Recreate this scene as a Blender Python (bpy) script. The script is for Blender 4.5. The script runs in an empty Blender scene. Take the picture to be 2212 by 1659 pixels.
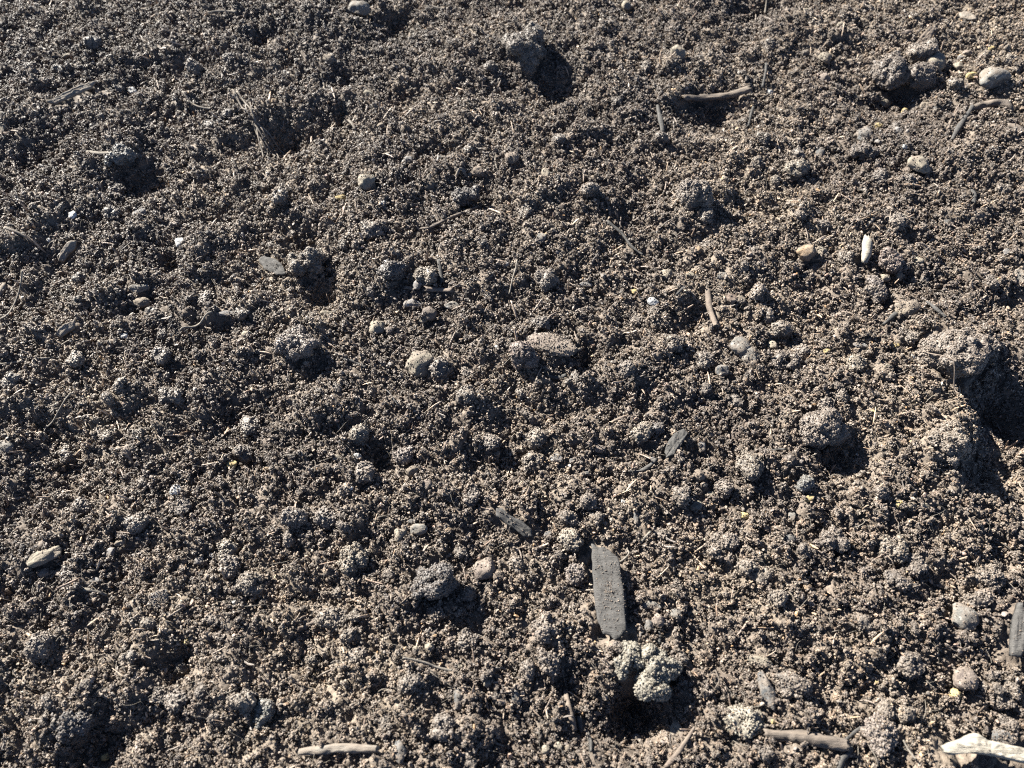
import bpy, bmesh, math, random
import numpy as np
from mathutils import Vector, Matrix

# ------------------------------------------------------------------ camera, sky, sun, exposure
scn = bpy.context.scene
C = scn.collection
R = math.radians
PITCH = R(62.0)
TANH = 0.692
D0 = 0.60 / (2 * TANH)
CAMZ = D0 * math.sin(PITCH)
cam_d = bpy.data.cameras.new("camera")
cam = bpy.data.objects.new("camera", cam_d)
C.objects.link(cam)
cam.location = (0, 0, CAMZ)
cam.rotation_euler = (math.pi / 2 - PITCH, 0, 0)
cam_d.sensor_width = 36.0
cam_d.lens = 18.0 / TANH
cam_d.clip_start = 0.01
cam_d.clip_end = 100.0
cam_d.dof.use_dof = True
cam_d.dof.focus_distance = D0 * 0.99
cam_d.dof.aperture_fstop = 9.0
scn.camera = cam

SUN_EL = R(28.0)
SUN_H = Vector((-0.72, 0.69, 0)).normalized()          # where the sun stands, upper left beyond the soil
world = bpy.data.worlds.new("World")
scn.world = world
world.use_nodes = True
wn = world.node_tree.nodes
wl = world.node_tree.links
wn.clear()
sky = wn.new("ShaderNodeTexSky")
sky.sky_type = 'NISHITA'
sky.sun_disc = False
sky.altitude = 2500
sky.air_density = 0.5
sky.dust_density = 0.3
sky.altitude = 1500
sky.sun_elevation = SUN_EL
sky.sun_rotation = math.atan2(SUN_H.x, SUN_H.y)
bg = wn.new("ShaderNodeBackground")
bg.inputs["Strength"].default_value = 0.05
wo = wn.new("ShaderNodeOutputWorld")
wl.new(sky.outputs[0], bg.inputs["Color"])
wl.new(bg.outputs[0], wo.inputs["Surface"])

sd = bpy.data.lights.new("sun", 'SUN')
sd.energy = 5.0
sd.angle = R(0.53)
sd.color = (1.0, 0.955, 0.86)
sun = bpy.data.objects.new("sun", sd)
C.objects.link(sun)
ldir = Vector((-SUN_H.x * math.cos(SUN_EL), -SUN_H.y * math.cos(SUN_EL), -math.sin(SUN_EL)))
sun.rotation_euler = ldir.to_track_quat('-Z', 'Y').to_euler()
sun.location = (-2, 2, 2)

scn.view_settings.view_transform = 'Standard'
scn.view_settings.look = 'None'
scn.view_settings.gamma = 1.0
scn.view_settings.use_curve_mapping = False
scn.view_settings.exposure = 2.6
scn.render.engine = 'CYCLES'
scn.cycles.use_denoising = False
scn.cycles.max_bounces = 4
scn.cycles.diffuse_bounces = 1
scn.cycles.glossy_bounces = 2
scn.render.filter_size = 1.2
scn.cycles.pixel_filter_type = 'BLACKMAN_HARRIS'
scn.cycles.filter_width = 1.1

rng = np.random.default_rng(11)
random.seed(5)

# ------------------------------------------------------------------ noise in numpy
def _h(ix, iy, iz, s):
    n = (ix.astype(np.int64) * 73856093) ^ (iy.astype(np.int64) * 19349663) ^ (iz.astype(np.int64) * 83492791) ^ (s * 2654435761)
    n = (n ^ (n >> 13)) * 1274126177
    n = n & 0x7fffffff
    n = (n ^ (n >> 15)) * 668265263
    n = n & 0x7fffffff
    n = n ^ (n >> 12)
    return (n & 0xffffff) / float(0xffffff)

def vnoise2(x, y, s=0):
    ix = np.floor(x); iy = np.floor(y)
    fx = x - ix; fy = y - iy
    fx = fx * fx * fx * (fx * (fx * 6 - 15) + 10); fy = fy * fy * fy * (fy * (fy * 6 - 15) + 10)
    z = np.zeros_like(ix)
    a = _h(ix, iy, z, s); b = _h(ix + 1, iy, z, s); c = _h(ix, iy + 1, z, s); d = _h(ix + 1, iy + 1, z, s)
    return (a + (b - a) * fx) * (1 - fy) + (c + (d - c) * fx) * fy - 0.5

def vnoise3(p, s=0):
    i = np.floor(p); f = p - i
    f = f * f * (3 - 2 * f)
    r = 0
    for dx in (0, 1):
        for dy in (0, 1):
            for dz in (0, 1):
                w = (f[:, 0] if dx else 1 - f[:, 0]) * (f[:, 1] if dy else 1 - f[:, 1]) * (f[:, 2] if dz else 1 - f[:, 2])
                r = r + w * _h(i[:, 0] + dx, i[:, 1] + dy, i[:, 2] + dz, s)
    return r - 0.5

def worley2(x, y, s=0):
    """nearest of one point per cell; also a random number of that point"""
    ix = np.floor(x); iy = np.floor(y)
    z = np.zeros_like(ix)
    best = np.full(x.shape, 9.0); rid = np.zeros(x.shape)
    for dx in (-1, 0, 1):
        for dy in (-1, 0, 1):
            cx = ix + dx; cy = iy + dy
            px = cx + _h(cx, cy, z, s + 1); py = cy + _h(cx, cy, z + 1, s + 1)
            q = _h(cx, cy, z + 2, s + 1)
            d = np.hypot(px - x, py - y)
            m = d < best
            best = np.where(m, d, best); rid = np.where(m, q, rid)
    return best, rid

def worley3(p, s=0):
    i = np.floor(p)
    best = np.full(len(p), 9.0); rid = np.zeros(len(p))
    for dx in (-1, 0, 1):
        for dy in (-1, 0, 1):
            for dz in (-1, 0, 1):
                c = i + (dx, dy, dz)
                a, b, e = c[:, 0], c[:, 1], c[:, 2]
                q = _h(a, b, e, s + 1)
                d = np.sqrt((a + q - p[:, 0]) ** 2 + (b + _h(a, b, e, s + 2) - p[:, 1]) ** 2 + (e + _h(a, b, e, s + 3) - p[:, 2]) ** 2)
                m = d < best
                best = np.where(m, d, best); rid = np.where(m, q, rid)
    return best, rid

def dome(F, r=0.8):
    return np.sqrt(np.clip(1 - (F / r) ** 2, 0, 1))

# ------------------------------------------------------------------ photograph pixel (2212 x 1659) -> soil
def ray(X, Y):
    u = (np.asarray(X, float) / 2212 - 0.5) * 2 * TANH
    v = -(np.asarray(Y, float) / 1659 - 0.5) * 2 * TANH * 0.75
    cp, sp = math.cos(PITCH), math.sin(PITCH)
    return u, cp + v * sp, -sp + v * cp
def at0(X, Y, z=0.0):
    dx, dy, dz = ray(X, Y)
    t = (z - CAMZ) / dz
    return dx * t, dy * t, t
def pxm(X, Y):
    """metres that one pixel of the 2212-wide photograph covers there"""
    return float(at0(X, Y)[2]) * 2 * TANH / 2212

# hollows (-) and mounds (+): pixel centre, pixel radius, millimetres
RELIEF = [
 (140, 990, 75, -9), (60, 925, 60, -6), (60, 1080, 60, -5), (655, 510, 38, -9), (695, 630, 42, -8), (295, 380, 48, -9), (250, 315, 45, 6),
 (818, 985, 40, -7), (1205, 190, 48, -9), (1095, 60, 75, 11), (2150, 885, 75, -10), (2120, 1000, 60, -9), (1385, 1528, 75, -15), (1180, 760, 60, 4),
 (185, 1600, 65, -9), (150, 1530, 60, 7), (1545, 235, 70, -9), (1490, 180, 60, 4), (1030, 420, 55, -8), (375, 1430, 45, -8), (330, 1370, 50, 5), (688, 1465, 35, -8),
 (505, 885, 55, -8), (1935, 215, 70, -8), (2075, 745, 110, 12), (2045, 945, 80, 10), (1340, 1440, 70, 6), (640, 720, 60, 5), (310, 640, 40, -6), (300, 610, 40, 5),
 (600, 1000, 45, 5), (560, 1010, 60, -4), (1815, 985, 60, -8), (1560, 1085, 50, -5), (880, 210, 35, -5), (620, 290, 45, -9), (560, 240, 45, 6), (570, 90, 30, -6),
 (860, 40, 32, -7), (300, 155, 40, -7), (340, 110, 40, 5), (960, 720, 60, -4), (1640, 30, 60, -6), (1110, 10, 60, -6), (60, 640, 60, -4), (1500, 700, 40, -6),
 (1790, 840, 50, 4), (1230, 1480, 50, -4), (60, 350, 70, -5), (120, 450, 80, 5), (445, 520, 60, 5), (360, 560, 30, -6), (1800, 1500, 60, -7), (2000, 1500, 60, -6),
 (1750, 1560, 70, 5), (900, 1350, 80, 4), (480, 1480, 90, 5), (700, 880, 60, 4), (1480, 470, 60, 5), (1620, 450, 60, -5), (1740, 130, 70, -5), (1700, 60, 60, 4),
 (1380, 1545, 55, -9), (455, 455, 40, -6), (870, 60, 30, -5), (1290, 240, 40, -6), (950, 330, 30, -5), (1090, 290, 50, -4), (2000, 640, 40, -4), (1270, 770, 26, -6), (2200, 760, 50, 7), (2190, 900, 40, -8), (250, 960, 50, 5), (190, 870, 60, 4), (1010, 130, 60, 6), (750, 160, 35, -6), (730, 240, 30, -5), (810, 380, 60, 3),
]
RW = []
for X, Y, r, mm in RELIEF:
    x, y, t = at0(X, Y)
    RW.append((float(x), float(y), r * pxm(X, Y), mm * (0.0014 if mm < 0 else 0.001)))

def low(x, y):
    """broad relief of the bed, metres"""
    z = 0.014 * vnoise2(x * 5.1 + 3, y * 5.1 + 7, 3) + 0.008 * vnoise2(x * 13 + 9, y * 13 + 2, 4) + 0.0045 * vnoise2(x * 31, y * 31, 5)
    for a, b, r, h in RW:
        d2 = ((x - a) ** 2 + (y - b) ** 2) / (r * r)
        z = z + h * np.exp(-np.clip(d2 * 0.9, 0, 40))
    return z
def mid(x, y):
    wx = x + 0.004 * vnoise2(x * 90, y * 90, 21); wy = y + 0.004 * vnoise2(x * 90 + 40, y * 90, 22)
    z = 0.0048 * vnoise2(x * 58, y * 58, 6) + 0.0034 * vnoise2(x * 160, y * 160, 7)
    F, q = worley2(wx * 62, wy * 62, 8)
    z = z + dome(F, 0.62) * 0.0030 * np.clip(q * 1.6 - 0.5, 0, 1)
    F, q = worley2(wx * 135, wy * 135, 9)
    z = z + dome(F, 0.66) * 0.0028 * np.clip(q * 1.5 - 0.3, 0, 1)
    return z
def fine(x, y):
    F, q = worley2(x * 330, y * 330, 12)
    z = dome(F, 0.7) * 0.0014 * (0.3 + q)
    F, q = worley2(x * 700 + 5, y * 700, 13)
    return z + dome(F, 0.75) * 0.0007 * (0.3 + q)
def H(x, y):
    x = np.asarray(x, float); y = np.asarray(y, float)
    return low(x, y) + mid(x, y)

def at(X, Y):
    x, y, t = at0(X, Y)
    for _ in range(4):
        z = float(low(np.array([x]), np.array([y]))[0])
        x, y, t = at0(X, Y, z)
    return float(x), float(y)

# ------------------------------------------------------------------ materials
def new_mat(name):
    m = bpy.data.materials.new(name)
    m.use_nodes = True
    nt = m.node_tree
    b = nt.nodes["Principled BSDF"]
    return m, nt, b
def N(nt, t, **kw):
    n = nt.nodes.new(t)
    for k, v in kw.items():
        if k in n.inputs: n.inputs[k].default_value = v
        else: setattr(n, k, v)
    return n
def ramp(nt, fac, stops):
    r = nt.nodes.new("ShaderNodeValToRGB")
    e = r.color_ramp.elements
    while len(e) < len(stops): e.new(0.5)
    for el, (p, c) in zip(e, stops):
        el.position = p; el.color = (*c, 1)
    nt.links.new(fac, r.inputs[0])
    return r.outputs[0]
def mixc(nt, a, b, fac, mode='MIX'):
    m = nt.nodes.new("ShaderNodeMix"); m.data_type = 'RGBA'; m.blend_type = mode
    for s, v in ((m.inputs[0], fac), (m.inputs[6], a), (m.inputs[7], b)):
        if hasattr(v, 'links'): nt.links.new(v, s)
        elif isinstance(v, tuple): s.default_value = (*v, 1)
        else: s.default_value = v
    return m.outputs[2]
def sc(c, k): return tuple(min(1, v * k) for v in c)

def grainy(name, base, var=0.35, scale=260, bump=0.5, bump_scale=1800, rough=0.75, spec=0.4, tint=False, inst=False, dust=None, streak=None, speck=None):
    """mineral / soil: blotches, fine grain and micro relief"""
    m, nt, b = new_mat(name)
    co = nt.nodes.new("ShaderNodeTexCoord").outputs["Object"]
    if streak:
        mp = nt.nodes.new("ShaderNodeMapping"); mp.inputs["Scale"].default_value = streak
        nt.links.new(co, mp.inputs[0]); co = mp.outputs[0]
    n1 = N(nt, "ShaderNodeTexNoise", Scale=scale, Detail=5.0, Roughness=0.65); nt.links.new(co, n1.inputs["Vector"])
    col = ramp(nt, n1.outputs[0], [(0.25, sc(base, 1 - var)), (0.5, base), (0.75, sc(base, 1 + var))])
    n2 = N(nt, "ShaderNodeTexNoise", Scale=scale * 5, Detail=3.0, Roughness=0.6); nt.links.new(co, n2.inputs["Vector"])
    col = mixc(nt, col, ramp(nt, n2.outputs[0], [(0.3, (0.62, 0.62, 0.63)), (0.7, (1.35, 1.33, 1.3))]), 1.0, 'MULTIPLY')
    if speck:
        v = N(nt, "ShaderNodeTexVoronoi", Scale=scale * 3.2); nt.links.new(co, v.inputs["Vector"])
        bw = nt.nodes.new("ShaderNodeSeparateColor"); nt.links.new(v.outputs["Color"], bw.inputs[0])
        col = mixc(nt, col, speck, ramp(nt, bw.outputs[0], [(0.78, (0, 0, 0)), (0.86, (0.8, 0.8, 0.8))]))
    if dust:
        n3 = N(nt, "ShaderNodeTexNoise", Scale=scale * 0.6, Detail=6.0, Roughness=0.7); nt.links.new(co, n3.inputs["Vector"])
        col = mixc(nt, col, dust, ramp(nt, n3.outputs[0], [(0.40, (0, 0, 0)), (0.56, (0.85, 0.85, 0.85))]))
    if tint:
        a = nt.nodes.new("ShaderNodeAttribute"); a.attribute_name = "tint"
        col = mixc(nt, col, a.outputs["Color"], 1.0, 'MULTIPLY')
    if inst:
        oi = nt.nodes.new("ShaderNodeObjectInfo")
        col = mixc(nt, col, ramp(nt, oi.outputs["Random"], [(0.0, (0.62, 0.60, 0.60)), (0.35, (0.95, 0.93, 0.92)), (0.62, (1.05, 1.0, 0.96)), (0.8, (1.3, 1.16, 1.02)), (0.9, (1.05, 1.08, 1.12)), (1.0, (1.6, 1.52, 1.45))]), 1.0, 'MULTIPLY')
    if tint or inst or name == 'dry soil':
        ge = nt.nodes.new("ShaderNodeNewGeometry")
        n5 = N(nt, "ShaderNodeTexNoise", Scale=9.0, Detail=5.0, Roughness=0.6); nt.links.new(ge.outputs["Position"], n5.inputs["Vector"])
        col = mixc(nt, col, ramp(nt, n5.outputs[0], [(0.34, (0.70, 0.68, 0.68)), (0.5, (0.98, 0.97, 0.96)), (0.66, (1.30, 1.29, 1.22))]), 1.0, 'MULTIPLY')
    nt.links.new(col, b.inputs["Base Color"])
    b.inputs["Roughness"].default_value = rough
    b.inputs["Specular IOR Level"].default_value = spec
    if bump:
        n4 = N(nt, "ShaderNodeTexNoise", Scale=bump_scale, Detail=3.0, Roughness=0.6); nt.links.new(co, n4.inputs["Vector"])
        bp = nt.nodes.new("ShaderNodeBump"); bp.inputs["Strength"].default_value = bump; bp.inputs["Distance"].default_value = 0.0004
        nt.links.new(n4.outputs[0], bp.inputs["Height"]); nt.links.new(bp.outputs[0], b.inputs["Normal"])
    return m

SOIL = (0.116, 0.095, 0.077)
M = {}
M['ground'] = grainy('dry soil', sc(SOIL, 0.85), 0.3, 140, 0.8, 1500, 0.8, 0.3)
M['crumb'] = grainy('soil crumbs', SOIL, 0.35, 260, 1.0, 2400, 0.52, 0.7, tint=True, inst=True)
cols = dict(soil=SOIL, brown=(0.120, 0.097, 0.079), dark=(0.075, 0.064, 0.058), tan=(0.145, 0.122, 0.095), pink=(0.130, 0.107, 0.094), red=(0.118, 0.087, 0.072),
            grey=(0.118, 0.115, 0.107), slate=(0.066, 0.070, 0.073), cream=(0.205, 0.184, 0.145), white=(0.30, 0.30, 0.295), yellow=(0.28, 0.22, 0.11),
            orange=(0.20, 0.142, 0.09), lav=(0.155, 0.152, 0.152), pale=(0.160, 0.145, 0.115))
for k, c in cols.items():
    M['s_' + k] = grainy(k + ' stone', sc(c, .85), 0.3, 210, 0.9, 1600, 0.85, 0.22, dust=(SOIL if k not in ('white', 'yellow') else None), speck=sc(c, 1.7) if k in ('grey', 'slate', 'lav', 'pink') else None)
    M['c_' + k] = grainy(k + ' soil', sc(c, .78), 0.35, 200, 1.0, 1900, 0.55, 0.6, tint=True)
wood = dict(wgrey=(0.055, 0.053, 0.051), wdark=(0.065, 0.056, 0.050), wbrown=(0.11, 0.088, 0.074), wpale=(0.165, 0.152, 0.133), wbone=(0.22, 0.202, 0.17), wstraw=(0.13, 0.117, 0.10))
for k, c in wood.items():
    M[k] = grainy(k[1:] + ' weathered wood', sc(c, .9), 0.35, 55, 0.9, 260, 0.85, 0.2, streak=(1, 10, 10), dust=SOIL if k in ('wdark', 'wbrown', 'wpale') else None)

# ------------------------------------------------------------------ mesh helpers
def mesh_np(name, V, F, mat, smooth=True, tint=None):
    me = bpy.data.meshes.new(name)
    V = np.ascontiguousarray(V, dtype=np.float32); F = np.asarray(F, dtype=np.int32)
    k = F.shape[1]
    me.vertices.add(len(V)); me.vertices.foreach_set("co", V.ravel())
    me.loops.add(F.size); me.loops.foreach_set("vertex_index", F.ravel())
    me.polygons.add(len(F)); me.polygons.foreach_set("loop_start", np.arange(0, F.size, k, dtype=np.int32))
    me.polygons.foreach_set("use_smooth", np.full(len(F), smooth))
    me.update(calc_edges=True)
    me.materials.append(mat)
    if tint is not None:
        a = me.color_attributes.new("tint", 'FLOAT_COLOR', 'POINT')
        t = np.ones((len(V), 4), np.float32); t[:, :3] = tint
        a.data.foreach_set("color", t.ravel())
    return me
def obj(name, me, parent=None):
    o = bpy.data.objects.new(name, me); C.objects.link(o)
    if parent: o.parent = parent
    return o
def tag(o, label, cat, group=None, kind=None):
    if label: o['label'] = label
    if cat: o['category'] = cat
    if group: o['group'] = group
    if kind: o['kind'] = kind

_ico = {}
def ico(n):
    if n not in _ico:
        bm = bmesh.new(); bmesh.ops.create_icosphere(bm, subdivisions=n, radius=1)
        _ico[n] = (np.array([v.co[:] for v in bm.verts]), np.array([[v.index for v in f.verts] for f in bm.faces]))
        bm.free()
    V, F = _ico[n]
    return V.copy(), F

_b = bmesh.new(); bmesh.ops.create_icosphere(_b, subdivisions=1, radius=1)
_ico0 = (np.array([v.co[:] for v in _b.verts]), np.array([[v.index for v in f.verts] for f in _b.faces])); _b.free()

def normals(V, F):
    if F.shape[1] == 4:
        n = np.cross(V[F[:, 2]] - V[F[:, 0]], V[F[:, 3]] - V[F[:, 1]])
    else:
        n = np.cross(V[F[:, 1]] - V[F[:, 0]], V[F[:, 2]] - V[F[:, 0]])
    out = np.zeros_like(V)
    for k in range(F.shape[1]): np.add.at(out, F[:, k], n)
    return out / np.maximum(np.linalg.norm(out, axis=1, keepdims=True), 1e-12)

DUST = []        # grains lying on things: x, y, z, scale
FOOT = []        # footprints: ('e', x, y, a, b, rot) or ('s', x0, y0, x1, y1, r)

def grain_relief(V, F, seed, g=0.0015, amt=1.0):
    """crumbly surface: domes of two grain sizes and small pits, pushed along the normals"""
    n = normals(V, F)
    w = V + 0.0008 * np.stack([vnoise3(V / 0.0022, seed + k) for k in range(3)], 1)
    F1, q1 = worley3(w / (g * 2.3), seed + 5)
    F2, q2 = worley3(w / g, seed + 9)
    d = dome(F1, 0.85) * g * 0.85 * (0.25 + q1) + dome(F2, 0.85) * g * 0.42 * (0.3 + q2)
    pit = np.clip(vnoise3(V / (g * 4), seed + 15) - 0.12, 0, 1)
    d = d - pit * g * 4.5
    t = 0.78 + 0.45 * q2 + 0.15 * (q1 - .5)
    return V + n * (d * amt)[:, None], t

def clod_mesh(name, w, d, h, mat, seed, big=False, lobes=None, g=0.0015, elong=0.0):
    """crumbly lump w x d x h metres"""
    rg = np.random.default_rng(seed)
    if big:
        if lobes is None:
            lobes = [((0, 0, 0), (w * .36, d * .36, h * .40))]
            for k in range(9):
                a = rg.uniform(0, 2 * math.pi); rr = rg.uniform(.2, .36)
                e = rg.uniform(.12, .24)
                lobes.append(((math.cos(a) * w * rr, math.sin(a) * d * rr, rg.uniform(-.2, .26) * h), (w * e, d * e * rg.uniform(.8, 1.2), h * e * rg.uniform(.9, 1.3))))
        bm = bmesh.new()
        for (c, r) in lobes:
            mt = Matrix.Translation(Vector(c)) @ Matrix.Rotation(rg.uniform(0, 3), 4, 'Z') @ Matrix.Diagonal((*r, 1))
            bmesh.ops.create_icosphere(bm, subdivisions=3, radius=1, matrix=mt)
        me = bpy.data.meshes.new("tmp"); bm.to_mesh(me); bm.free()
        o = obj("tmp", me)
        md = o.modifiers.new("r", 'REMESH'); md.mode = 'VOXEL'; md.voxel_size = max(w, d, h) / 46
        ms = o.modifiers.new("s", 'SMOOTH'); ms.iterations = 5; ms.factor = 0.6
        ev = o.evaluated_get(bpy.context.evaluated_depsgraph_get())
        m2 = bpy.data.meshes.new_from_object(ev)
        V = np.zeros(len(m2.vertices) * 3); m2.vertices.foreach_get("co", V); V = V.reshape(-1, 3)
        Q = [p.vertices[:] for p in m2.polygons]
        Fq = np.array([q for q in Q if len(q) == 4])
        bpy.data.objects.remove(o); bpy.data.meshes.remove(me); bpy.data.meshes.remove(m2)
        F = Fq
        n = normals(V, F)
        V = V + n * (0.20 * w * vnoise3(V / (w * .26), seed) + 0.12 * w * vnoise3(V / (w * .1), seed + 2))[:, None]
    else:
        V, F = ico(4)
        r = 1 + 0.8 * vnoise3(V * 1.2 + seed, seed) + 0.5 * vnoise3(V * 2.9, seed + 1) + 0.25 * vnoise3(V * 6, seed + 2)
        for k in range(5):
            nr = rg.normal(size=3); nr /= np.linalg.norm(nr); dt = V @ nr
            r = np.minimum(r, np.where(dt > 1e-3, rg.uniform(.62, .95) / np.maximum(dt, 1e-3), 99))
        V = V * r[:, None] * (w / 2, d / 2, h / 2)
    V, t = grain_relief(V, F, seed + 30, g)
    if F.shape[1] == 4: F = np.vstack([F[:, [0, 1, 2]], F[:, [0, 2, 3]]])
    # the grains it is made of, stuck all over its surface
    P0, P1, P2 = V[F[:, 0]], V[F[:, 1]], V[F[:, 2]]
    cr = np.cross(P1 - P0, P2 - P0); ar = np.linalg.norm(cr, axis=1) / 2
    up = (cr[:, 2] > -ar * 1.0)
    ar = ar * up
    n = int(min(4200, ar.sum() * 1e6 * 1.15))
    fi = rg.choice(len(F), n, p=ar / ar.sum())
    a, b = rg.random(n), rg.random(n); k = a + b > 1; a[k] = 1 - a[k]; b[k] = 1 - b[k]
    pc = P0[fi] + (P1 - P0)[fi] * a[:, None] + (P2 - P0)[fi] * b[:, None]
    nn = cr[fi] / np.maximum(np.linalg.norm(cr[fi], axis=1, keepdims=True), 1e-15)
    gr = .00022 + .00052 * rg.random(n) ** 2.2
    iv, jf = ico(1 if (not big and w < .009) else 0) if False else ico(1)
    if n > 700:
        iv, jf = _ico0
    m = len(iv)
    jit = 1 + .7 * (rg.random((n, m)) - .5)
    GV = pc[:, None, :] + nn[:, None, :] * (gr * .35)[:, None, None] + iv[None] * (jit * gr[:, None])[:, :, None] * rg.uniform(.7, 1.2, (n, 1, 3))
    GF = jf[None] + (len(V) + np.arange(n) * m)[:, None, None]
    gt = np.repeat(rg.uniform(.72, 1.3, n), m)
    V = np.vstack([V, GV.reshape(-1, 3)]); F = np.vstack([F, GF.reshape(-1, 3)]); t = np.concatenate([t * .9, gt])
    return mesh_np(name, V, F, mat, True, np.stack([t, t, t], 1))

def stone_mesh(name, w, d, h, mat, seed, rnd=0.5, level=4):
    """pebble: sphere cut by random planes (rnd 1 = river round, 0 = split rock)"""
    rg = np.random.default_rng(seed)
    V, F = ico(level)
    rad = np.ones(len(V))
    for k in range(9):
        nrm = rg.normal(size=3); nrm /= np.linalg.norm(nrm)
        c = rg.uniform(0.52, 0.88) + 0.22 * rnd
        dt = V @ nrm
        lim = np.where(dt > 1e-3, c / np.maximum(dt, 1e-3), 99)
        rad = np.minimum(rad, np.minimum(lim, 1.0) if rnd > .9 else lim)
    rad = np.minimum(rad, 1.1)
    rad *= 1 + 0.30 * vnoise3(V * 1.7 + seed, seed) + 0.12 * vnoise3(V * 5, seed + 1) + 0.06 * vnoise3(V * 13, seed + 2)
    V = V * rad[:, None] * (w / 2, d / 2, h / 2)
    return mesh_np(name, V, F, mat, True)

def settle(o, X, Y, w, d, h, rot, tiltx, tilty, sink, foot=True):
    x, y = at(X, Y)
    # the body stands proud of the soil: move its base away from the camera a little so that its centre fills the pixel
    z = float(H(x, y)) * 0.4 + float(low(np.array([x]), np.array([y]))[0]) * 0.6 + 0.001
    lift = h * (0.5 - sink)
    y2 = y - lift * (y / CAMZ) * 0.7; x2 = x - lift * (x / CAMZ) * 0.7
    o.location = (x2, y2, z + lift)
    o.rotation_euler = (tiltx, tilty, rot)
    q_ = .40 if w < .008 else .45
    if foot: FOOT.append(('e', x2, y2, w * q_, d * q_, rot))

def dust_on(o, n, smin=0.3, smax=0.8, thr=0.25):
    me = o.data
    V = np.zeros(len(me.vertices) * 3, np.float32); me.vertices.foreach_get("co", V); V = V.reshape(-1, 3)
    Nn = np.zeros(len(me.vertices) * 3, np.float32); me.vertices.foreach_get("normal", Nn); Nn = Nn.reshape(-1, 3)
    m = np.array(o.matrix_basis)
    W = V @ m[:3, :3].T + m[:3, 3]; Wn = Nn @ m[:3, :3].T
    ok = np.nonzero(Wn[:, 2] > thr)[0]
    if len(ok) == 0: return
    for i in rng.choice(ok, size=min(n, len(ok)), replace=False):
        DUST.append((W[i, 0], W[i, 1], W[i, 2] + 0.0001, rng.uniform(smin, smax)))

_sd = [100]
def seed():
    _sd[0] += 7
    return _sd[0]

def clod(X, Y, wp, hp, label, col='soil', rot=0, big=False, sink=0.3, tall=0.8, group=None, name='soil_clod', lobes=None, cat='clod', dust=None, g=0.0015):
    k = pxm(X, Y); w = wp * k; d = hp * k * 1.05; h = min(w, d) * tall
    s = seed()
    me = clod_mesh(name, w, d, h, M['c_' + col], s, big, lobes, g)
    o = obj(name, me)
    settle(o, X, Y, w, d, h, rot, rng.uniform(-.2, .2), rng.uniform(-.2, .2), sink)
    tag(o, label, cat, group)
    n = int(w * d * 1e6 * 1.1) if dust is None else dust
    dust_on(o, n, .25, .75)
    return o
def stone(X, Y, wp, hp, label, col='grey', rot=0, rnd=0.5, sink=0.36, tall=0.7, group=None, dust=None, name=None, cat=None):
    k = pxm(X, Y); w = wp * k * 1.08; d = hp * k * 1.12; h = min(w, d) * tall
    s = seed()
    name = name or ('stone' if max(wp, hp) > 34 else 'pebble')
    me = stone_mesh(name, w, d, h, M['s_' + col], s, rnd, 5 if wp > 60 else 4)
    o = obj(name, me)
    settle(o, X, Y, w, d, h, rot, rng.uniform(-.15, .25), rng.uniform(-.2, .2), sink)
    tag(o, label, cat or name, group)
    dust_on(o, int(w * d * 1e6 * 0.5) + 5 if dust is None else dust * 3 + 4, .3, .8)
    return o

def catmull(P, n):
    P = np.asarray(P, float)
    if len(P) == 2: return P[0] + (P[1] - P[0]) * np.linspace(0, 1, n)[:, None]
    Q = np.vstack([2 * P[0] - P[1], P, 2 * P[-1] - P[-2]])
    out = []
    for t in np.linspace(0, len(P) - 1 - 1e-6, n):
        i = int(t); f = t - i
        a, b, c, d = Q[i:i + 4]
        out.append(.5 * ((2 * b) + (c - a) * f + (2 * a - 5 * b + 4 * c - d) * f * f + (3 * b - a - 3 * c + d) * f ** 3))
    return np.array(out)

def tube_mesh(name, path, rad, mat, seed, ns=12, flat=1.0, rough=0.18, ridges=0.12, cut=True):
    """stick: rings along a path, ridged bark, broken ends"""
    n = len(path)
    T = np.gradient(path, axis=0); T /= np.linalg.norm(T, axis=1, keepdims=True)
    S = np.cross(T, (0, 0, 1.0)); S /= np.maximum(np.linalg.norm(S, axis=1, keepdims=True), 1e-9)
    U = np.cross(S, T)
    a = np.linspace(0, 2 * math.pi, ns, endpoint=False)
    t = np.linspace(0, 1, n)
    r = np.interp(t, np.linspace(0, 1, len(rad)), rad)
    base = np.stack([np.repeat(t * n * .22, ns), np.tile(np.cos(a) * 1.4, n), np.tile(np.sin(a) * 1.4, n)], 1)
    nz = 1 + rough * 2 * vnoise3(base + seed, seed) + ridges * 2 * vnoise3(base * (0.25, 3.2, 3.2) + seed, seed + 1)
    rr = r.repeat(ns) * nz
    A = np.tile(a, n)
    V = path.repeat(ns, 0) + S.repeat(ns, 0) * (np.cos(A) * rr)[:, None] + U.repeat(ns, 0) * (np.sin(A) * rr * flat)[:, None]
    if cut:
        rg = np.random.default_rng(seed)
        L = np.linalg.norm(path[1] - path[0])
        for e, sg in ((0, -1), (n - 1, 1)):
            V[e * ns:(e + 1) * ns] += T[e] * (sg * rg.uniform(-.6, 1.2, ns) * r[e])[:, None]
    F = []
    for i in range(n - 1):
        for j in range(ns):
            k = (j + 1) % ns
            F.append((i * ns + j, i * ns + k, (i + 1) * ns + k, (i + 1) * ns + j))
    V = list(V); c0 = len(V); V.append(path[0] + T[0] * r[0] * .1); V.append(path[-1] - T[-1] * r[-1] * .1)
    for j in range(0, ns):
        k = (j + 1) % ns
        F.append((c0, k, j, j)); F.append((c0 + 1, (n - 1) * ns + j, (n - 1) * ns + k, (n - 1) * ns + k))
    me = bpy.data.meshes.new(name)
    me.from_pydata([tuple(v) for v in V], [], [tuple(dict.fromkeys(f)) for f in F])
    for p in me.polygons: p.use_smooth = True
    me.materials.append(mat); me.update()
    return me

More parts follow.
